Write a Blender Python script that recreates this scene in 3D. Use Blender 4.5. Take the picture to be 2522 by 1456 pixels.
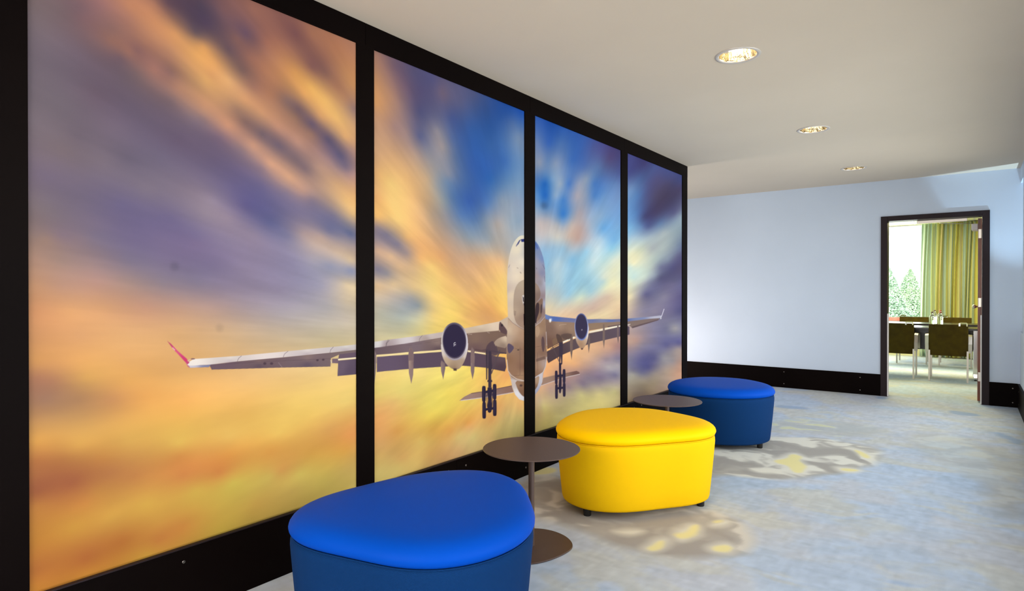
import bpy, bmesh, math, random
import numpy as np
from mathutils import Vector, Matrix
PI = math.pi
for o in list(bpy.data.objects): bpy.data.objects.remove(o)
SC = bpy.context.scene; COL = SC.collection
# ---------------------------------------------------------------- camera, world, large lights, exposure
cam_d = bpy.data.cameras.new('camera'); cam_d.sensor_width = 36; cam_d.lens = 36*1512.88/2522; cam_d.clip_end = 300; cam_d.clip_start = .02
cam = bpy.data.objects.new('camera', cam_d); COL.objects.link(cam)
cam.location = (0, 0, 1.21); cam.rotation_euler = (PI/2-0.00478, 0, 0.64114); SC.camera = cam
SC.view_settings.view_transform = 'Standard'; SC.view_settings.look = 'None'; SC.view_settings.gamma = 1
SC.view_settings.use_curve_mapping = False; SC.view_settings.exposure = 0.0
W = bpy.data.worlds.new('sky'); SC.world = W; W.use_nodes = True
wn = W.node_tree; bg = wn.nodes['Background']
tc = wn.nodes.new('ShaderNodeTexCoord'); sp = wn.nodes.new('ShaderNodeSeparateXYZ'); rp = wn.nodes.new('ShaderNodeValToRGB')
wn.links.new(tc.outputs['Generated'], sp.inputs[0]); wn.links.new(sp.outputs['Z'], rp.inputs[0]); wn.links.new(rp.outputs[0], bg.inputs[0])
rp.color_ramp.elements[0].position = 0; rp.color_ramp.elements[0].color = (.52, .52, .50, 1)
rp.color_ramp.elements[1].position = .02; rp.color_ramp.elements[1].color = (.93, .96, 1, 1); bg.inputs[1].default_value = 1.7
sun_d = bpy.data.lights.new('sun', 'SUN'); sun_d.energy = 11; sun_d.angle = .02; sun_d.color = (1, .95, .85)
sun = bpy.data.objects.new('sun', sun_d); COL.objects.link(sun); sun.rotation_euler = (math.radians(50), 0, math.radians(-9))
def area(name, loc, rot, sx, sy, power, col=(1, 1, 1), shape='RECTANGLE', spread=PI):
    d = bpy.data.lights.new(name, 'AREA'); d.shape = shape; d.size = sx; d.size_y = sy; d.energy = power; d.color = col; d.spread = spread
    o = bpy.data.objects.new(name, d); COL.objects.link(o); o.location = loc; o.rotation_euler = rot; return o
# area lights: daylight at the added glazing and meeting window; added fills; passage light
area('added_daylight_right', (1.15, .7, 1.35), (0, -PI/2-.03, PI), 2.1, 5.2, 56, (.98, .98, 1), 'RECTANGLE', math.radians(105))  # added lamp beyond the invented glazing, lights the mural evenly
area('added_daylight_right_far', (1.15, 5.6, 1.35), (0, -PI/2-.03, PI), 2.1, 4.4, 80, (.95, .98, 1), 'RECTANGLE', math.radians(105))  # second added lamp there, lifts the far end of the mural
area('fill_front', (-1.0, -2.6, 1.5), (PI/2, 0, 0), 2.6, 2.0, 150, (1, .95, .88))  # added fill behind the camera, inside the closed front wall
area('daylight_meeting', (-2.3, 14.6, 1.7), (-PI/2, 0, 0), 3.4, 2.0, 150, (.95, 1, .97))
area('meeting_fill', (-.9, 11.3, 2.47), (0, 0, 0), 1.6, 2.0, 150, (1, .9, .52))  # added warm fill for curtain and floor, no fixture there
area('passage_light', (-3.75, 7.0, .5), (PI/2-.15, 0, -.35), .9, .8, 12, (1, .84, .72), 'RECTANGLE', math.radians(130))  # unseen passage lamp, set low to grade the back wall
def spot(name, loc, to, power, size, blend, col, rad=.02):
    d = bpy.data.lights.new(name, 'SPOT'); d.energy = power; d.spot_size = math.radians(size); d.spot_blend = blend; d.color = col; d.shadow_soft_size = rad
    o = bpy.data.objects.new(name, d); COL.objects.link(o); o.location = loc; o.rotation_euler = (Vector(to)-Vector(loc)).to_track_quat('-Z', 'Y').to_euler(); return o
spot('ceiling_wedge_spot', (.86, 7.80, .25), (.08, 8.17, 2.516), 470, 30, .6, (.66, .86, 1), .02)  # added spot, not a fitted lamp; throws the bright wedge on the ceiling
area('passage_fill', (-4.3, 6.3, 1.3), (PI/2+.25, 0, -PI/4), .8, .8, 22, (1, .88, .78))  # added fill at mid height, warms the ceiling past the mural end

# ---------------------------------------------------------------- helpers
def mesh_obj(name, bm, mat=None, parent=None, smooth=False, angle=None):
    me = bpy.data.meshes.new(name); bmesh.ops.recalc_face_normals(bm, faces=bm.faces[:]); bm.to_mesh(me); bm.free()
    if smooth:
        me.polygons.foreach_set('use_smooth', [True]*len(me.polygons))
        if angle: me.set_sharp_from_angle(angle=angle)
    o = bpy.data.objects.new(name, me); COL.objects.link(o)
    if mat:
        for m in (mat if isinstance(mat, (list, tuple)) else [mat]): me.materials.append(m)
    if parent: o.parent = parent
    return o
def empty(name, loc=(0, 0, 0), rz=0, parent=None):
    o = bpy.data.objects.new(name, None); COL.objects.link(o); o.location = loc; o.rotation_euler = (0, 0, rz); o.empty_display_size = .1
    if parent: o.parent = parent
    return o
def tag(o, label=None, cat=None, group=None, kind=None):
    if label: o['label'] = label
    if cat: o['category'] = cat
    if group: o['group'] = group
    if kind: o['kind'] = kind
    return o
def NB(): return bmesh.new()
def box(bm, x0, x1, y0, y1, z0, z1, bev=0, seg=2):
    r = bmesh.ops.create_cube(bm, size=1); vs = r['verts']
    bmesh.ops.scale(bm, vec=(x1-x0, y1-y0, z1-z0), verts=vs); bmesh.ops.translate(bm, vec=((x0+x1)/2, (y0+y1)/2, (z0+z1)/2), verts=vs)
    if bev:
        es = list({e for v in vs for e in v.link_edges}); bmesh.ops.bevel(bm, geom=es, offset=bev, segments=seg, profile=.6, affect='EDGES')
    return bm
def loft(bm, rings, close=True, cap0=True, cap1=True):
    """rings: lists of points"""
    R = [[bm.verts.new(p) for p in r] for r in rings]; n = len(R[0])
    for a, b in zip(R[:-1], R[1:]):
        for i in range(n if close else n-1):
            j = (i+1) % n; bm.faces.new((a[i], a[j], b[j], b[i]))
    if cap0: bm.faces.new(R[0][::-1])
    if cap1: bm.faces.new(R[-1])
    return bm
def lathe(bm, prof, n=32, c=(0, 0), cap0=False, cap1=False):
    return loft(bm, [[(c[0]+r*math.cos(2*PI*i/n), c[1]+r*math.sin(2*PI*i/n), z) for i in range(n)] for r, z in prof], True, cap0, cap1)
def tube(bm, pts, r, n=10, flat=None, caps=True):
    """swept tube; flat=(w,h) gives a rounded flat bar"""
    pts = [Vector(p) for p in pts]; rings = []; up = Vector((0, 0, 1)); last = None
    for i, p in enumerate(pts):
        d = (pts[min(i+1, len(pts)-1)]-pts[max(i-1, 0)]).normalized()
        if last is None:
            a = d.cross(up);
            if a.length < 1e-3: a = d.cross(Vector((0, 1, 0)))
            a.normalize()
        else: a = (last-d*last.dot(d)).normalized()
        last = a; b = d.cross(a)
        if flat:
            w, h = flat; rings.append([p+a*sx*w/2+b*sy*h/2 for sx, sy in ((-1, -1), (1, -1), (1, 1), (-1, 1))])
        else: rings.append([p+(a*math.cos(t)+b*math.sin(t))*r for t in [2*PI*k/n for k in range(n)]])
    return loft(bm, rings, True, caps, caps)
def prism(bm, outline, z0, z1, bev=0):
    n = len(outline)
    if bev:
        cx = sum(p[0] for p in outline)/n; cy = sum(p[1] for p in outline)/n
        def off(d): 
            out = []
            for i in range(n):
                a = Vector(outline[i-1]); b = Vector(outline[(i+1) % n]); t = (b-a).normalized(); nn = Vector((t.y, -t.x))
                if nn.dot(Vector((outline[i][0]-cx, outline[i][1]-cy))) < 0: nn = -nn
                out.append((outline[i][0]-nn.x*d, outline[i][1]-nn.y*d))
            return out
        rings = [[(x, y, z0) for x, y in off(bev)], [(x, y, z0+bev) for x, y in off(0)], [(x, y, z1-bev) for x, y in off(0)], [(x, y, z1) for x, y in off(bev)]]
    else: rings = [[(x, y, z) for x, y in outline] for z in (z0, z1)]
    return loft(bm, rings)
def copy_tree(o, parent=None):
    c = o.copy(); COL.objects.link(c)
    if parent: c.parent = parent
    for ch in list(o.children): copy_tree(ch, c)
    return c
# ---------------------------------------------------------------- materials
def srgb(h):
    c = [int(h[i:i+2], 16)/255 for i in (0, 2, 4)]
    return tuple((x/12.92 if x <= .04045 else ((x+.055)/1.055)**2.4) for x in c)+(1,)
class M:
    def __init__(s, name, col='808080', rough=.5, metal=0, spec=.5, **k):
        s.m = bpy.data.materials.new(name); s.m.use_nodes = True; s.t = s.m.node_tree; s.b = s.t.nodes['Principled BSDF']
        s.b.inputs['Base Color'].default_value = srgb(col) if isinstance(col, str) else tuple(col)+(1,)
        s.b.inputs['Roughness'].default_value = rough; s.b.inputs['Metallic'].default_value = metal
        s.b.inputs['Specular IOR Level'].default_value = spec
        for a, v in k.items(): s.b.inputs[a.replace('_', ' ')].default_value = v
    def N(s, t, **k):
        n = s.t.nodes.new(t)
        for a, v in k.items():
            if hasattr(n, a): setattr(n, a, v)
            else: n.inputs[a.replace('_', ' ')].default_value = v
        return n
    def L(s, a, b): s.t.links.new(a, b)
    def coord(s, scale=(1, 1, 1), kind='Object'):
        c = s.N('ShaderNodeTexCoord'); m = s.N('ShaderNodeMapping'); m.inputs['Scale'].default_value = scale
        s.L(c.outputs[kind], m.inputs[0]); return m.outputs[0]
    def noise_bump(s, scale=80, dist=.002, strength=.3, vec=None):
        n = s.N('ShaderNodeTexNoise'); n.inputs['Scale'].default_value = scale; n.inputs['Detail'].default_value = 4
        s.L(vec or s.coord(), n.inputs['Vector']); b = s.N('ShaderNodeBump'); b.inputs['Distance'].default_value = dist; b.inputs['Strength'].default_value = strength
        s.L(n.outputs[0], b.inputs['Height']); s.L(b.outputs[0], s.b.inputs['Normal']); return s
    def vary(s, c1, c2, scale=3, vec=None, lo=.35, hi=.65, detail=4):
        n = s.N('ShaderNodeTexNoise'); n.inputs['Scale'].default_value = scale; n.inputs['Detail'].default_value = detail
        s.L(vec or s.coord(), n.inputs['Vector']); r = s.N('ShaderNodeValToRGB'); e = r.color_ramp.elements
        e[0].position = lo; e[1].position = hi; e[0].color = srgb(c1); e[1].color = srgb(c2)
        s.L(n.outputs[0], r.inputs[0]); s.L(r.outputs[0], s.b.inputs['Base Color']); return s
MAT = {}
MAT['paint'] = M('wall_paint', 'b9c4d6', .65, spec=.3).vary('c3d0e2', 'c6d3e5', 2).noise_bump(140, .001, .25).m
MAT['ceil'] = M('ceiling_paint', 'd8d0c6', .8, spec=.2).vary('d5c8b7', 'd8cbba', 1.2).noise_bump(60, .001, .2).m  # white ceiling; warm bounce light is put into the beige base
MAT['black'] = M('dark_stained_board', '0e0807', .5, spec=.03).vary('080404', '0d0706', 1, vec=None).noise_bump(40, .0006, .25).m
MAT['frame'] = M('dark_lacquer', '241a1e', .45, spec=.15).noise_bump(90, .0004, .2).m
MAT['white'] = M('white_plastic', 'd8d4d2', .4).noise_bump(30, .0003, .1).m
MAT['screw'] = M('screw_steel', '8c8680', .3, 1).noise_bump(200, .0002, .2).m
MAT['chrome'] = M('chrome', 'd8d8d4', .12, 1).noise_bump(20, .0002, .05).m
MAT['steel'] = M('satin_steel', 'b4aea6', .33, 1).noise_bump(60, .0002, .1).m
def wood():
    m = M('mahogany', '7a3414', .35); v = m.coord((14, 14, 1.4)); m.vary('5c240c', '8c4018', 3, v, .3, .7, 8); return m.m
MAT['wood'] = wood()
MAT['bronze'] = M('brown_powder_coat', '55433d', .42, .25, .5).noise_bump(700, .0002, .25).m
MAT['rubber'] = M('black_foot', '14110f', .5).noise_bump(50, .0003, .1).m
def fabric(name, c1, c2, scale, rough=.85, sheen=.0, bump=.5):
    m = M(name, c1, rough, spec=.1); m.b.inputs['Sheen Weight'].default_value = sheen
    v = m.coord(); w1 = m.N('ShaderNodeTexWave', bands_direction='DIAGONAL'); w1.inputs['Scale'].default_value = scale; w1.inputs['Distortion'].default_value = .6
    m.L(v, w1.inputs['Vector']); w2 = m.N('ShaderNodeTexWave', bands_direction='Z'); w2.inputs['Scale'].default_value = scale*1.3; w2.inputs['Distortion'].default_value = .6; m.L(v, w2.inputs['Vector'])
    mx = m.N('ShaderNodeMath', operation='MULTIPLY'); m.L(w1.outputs['Fac'], mx.inputs[0]); m.L(w2.outputs['Fac'], mx.inputs[1])
    r = m.N('ShaderNodeMix', data_type='RGBA'); m.L(mx.outputs[0], r.inputs[0]); r.inputs[6].default_value = srgb(c1); r.inputs[7].default_value = srgb(c2)
    m.L(r.outputs[2], m.b.inputs['Base Color']); b = m.N('ShaderNodeBump'); b.inputs['Distance'].default_value = .0012; b.inputs['Strength'].default_value = bump
    m.L(mx.outputs[0], b.inputs['Height']); m.L(b.outputs[0], m.b.inputs['Normal']); return m.m
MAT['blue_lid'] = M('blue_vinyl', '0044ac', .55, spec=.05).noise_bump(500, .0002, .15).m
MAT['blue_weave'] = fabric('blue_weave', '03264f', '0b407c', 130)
MAT['yellow_lid'] = M('yellow_vinyl', 'fcc400', .55, spec=.05).noise_bump(500, .0002, .15).m
MAT['yellow_weave'] = fabric('yellow_weave', 'ecb804', 'f4c40c', 160, bump=.25)
def attr_mat(name, attr, rough, spec, grain=0, gscale=400, bump=0):
    m = M(name, 'ffffff', rough, spec=spec); a = m.N('ShaderNodeAttribute'); a.attribute_name = attr
    out = a.outputs['Color']
    if grain:
        n = m.N('ShaderNodeTexNoise'); n.inputs['Scale'].default_value = gscale; n.inputs['Detail'].default_value = 3; m.L(m.coord(), n.inputs['Vector'])
        mr = m.N('ShaderNodeMapRange'); mr.inputs['From Min'].default_value = .3; mr.inputs['From Max'].default_value = .7; mr.inputs['To Min'].default_value = 1-grain; mr.inputs['To Max'].default_value = 1+grain
        m.L(n.outputs[0], mr.inputs[0]); v = m.N('ShaderNodeVectorMath', operation='SCALE'); m.L(out, v.inputs[0]); m.L(mr.outputs[0], v.inputs['Scale']); out = v.outputs[0]
        if bump:
            b = m.N('ShaderNodeBump'); b.inputs['Distance'].default_value = bump; b.inputs['Strength'].default_value = .6; m.L(n.outputs[0], b.inputs['Height']); m.L(b.outputs[0], m.b.inputs['Normal'])
    m.L(out, m.b.inputs['Base Color']); return m.m
MAT['print'] = attr_mat('printed_film', 'print', .6, .07, .012, 900)
MAT['carpet'] = attr_mat('woven_carpet', 'weave', .95, .1, .10, 520, .0012)
def glass(name='window_glass', tint=(.97, .99, .98, 1)):
    m = M(name); t = m.t; t.nodes.remove(m.b); tr = m.N('ShaderNodeBsdfTransparent'); tr.inputs[0].default_value = tint; g = m.N('ShaderNodeBsdfGlossy'); g.inputs['Roughness'].default_value = .02
    mx = m.N('ShaderNodeMixShader'); mx.inputs[0].default_value = .04; m.L(tr.outputs[0], mx.inputs[1]); m.L(g.outputs[0], mx.inputs[2])
    m.L(mx.outputs[0], t.nodes['Material Output'].inputs[0]); return m.m
MAT['glass'] = glass(); MAT['tinted'] = glass('tinted_glass', (.62, .66, .68, 1))
MAT['bottle'] = M('clear_glass', 'eef6ea', .03, spec=.5, Transmission_Weight=.9, IOR=1.2).m
MAT['water'] = M('water', 'f0f6e8', .02, spec=.5, Transmission_Weight=.95, IOR=1.15).m
def set_colours(o, name, cols):
    a = o.data.color_attributes.new(name, 'FLOAT_COLOR', 'POINT'); b = np.ones((len(cols), 4), np.float32); b[:, :3] = cols; a.data.foreach_set('color', b.ravel())
def grid_mesh(name, P, nr, nc, mat, flip=False):
    """P: (nr*nc,3) points row by row"""
    me = bpy.data.meshes.new(name); me.vertices.add(len(P)); me.vertices.foreach_set('co', np.asarray(P, np.float32).ravel())
    i = np.arange(nr-1)[:, None]*nc+np.arange(nc-1)[None, :]; q = np.stack([i, i+1, i+nc+1, i+nc], -1).reshape(-1, 4)
    if flip: q = q[:, ::-1]
    nf = len(q); me.loops.add(nf*4); me.loops.foreach_set('vertex_index', q.ravel().astype(np.int32)); me.polygons.add(nf)
    me.polygons.foreach_set('loop_start', np.arange(0, nf*4, 4, dtype=np.int32)); me.polygons.foreach_set('loop_total', np.full(nf, 4, np.int32))
    me.update(calc_edges=True); me.materials.append(mat); o = bpy.data.objects.new(name, me); COL.objects.link(o); return o
# ---------------------------------------------------------------- the print on the mural
FPX, YAW, PITCH, CAMH = 1512.88, 0.64114, -0.00478, 1.21
IW, IH = 2522, 1456
def to_image(x, y, z):
    z = z - CAMH
    r = np.cos(YAW)*x + np.sin(YAW)*y; d = -np.sin(YAW)*x + np.cos(YAW)*y
    d2 = d*np.cos(PITCH) + z*np.sin(PITCH); u2 = -d*np.sin(PITCH) + z*np.cos(PITCH)
    return IW/2 + FPX*r/d2, IH/2 - FPX*u2/d2
def ray_of(u, v):
    r = (u-IW/2)/FPX; t = (IH/2-v)/FPX
    d = np.cos(PITCH) - t*np.sin(PITCH); up = np.sin(PITCH) + t*np.cos(PITCH)
    return np.cos(YAW)*r - np.sin(YAW)*d, np.sin(YAW)*r + np.cos(YAW)*d, up
def on_floor(u, v, z=0.0):
    x, y, k = ray_of(u, v); t = (z-CAMH)/k; return x*t, y*t
def value_noise(x, y, seed=0):
    rng = np.random.RandomState(seed); T = rng.rand(256, 256)
    xi = np.floor(x).astype(int); yi = np.floor(y).astype(int)
    fx = x-xi; fy = y-yi; fx = fx*fx*(3-2*fx); fy = fy*fy*(3-2*fy)
    a = T[xi & 255, yi & 255]; b = T[(xi+1) & 255, yi & 255]; c = T[xi & 255, (yi+1) & 255]; d = T[(xi+1) & 255, (yi+1) & 255]
    return (a*(1-fx)+b*fx)*(1-fy) + (c*(1-fx)+d*fx)*fy
def fbm(x, y, seed=0, n=4):
    s = 0; a = 1; t = 0
    for k in range(n):
        s = s + a*value_noise(x*2**k, y*2**k, seed+k); t += a; a *= .5
    return s/t
def hexc(h): return np.array([int(h[i:i+2], 16) for i in (0, 2, 4)])/255.
def lin(c): c = np.asarray(c, float); return np.where(c <= .04045, c/12.92, ((c+.055)/1.055)**2.4)
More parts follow.
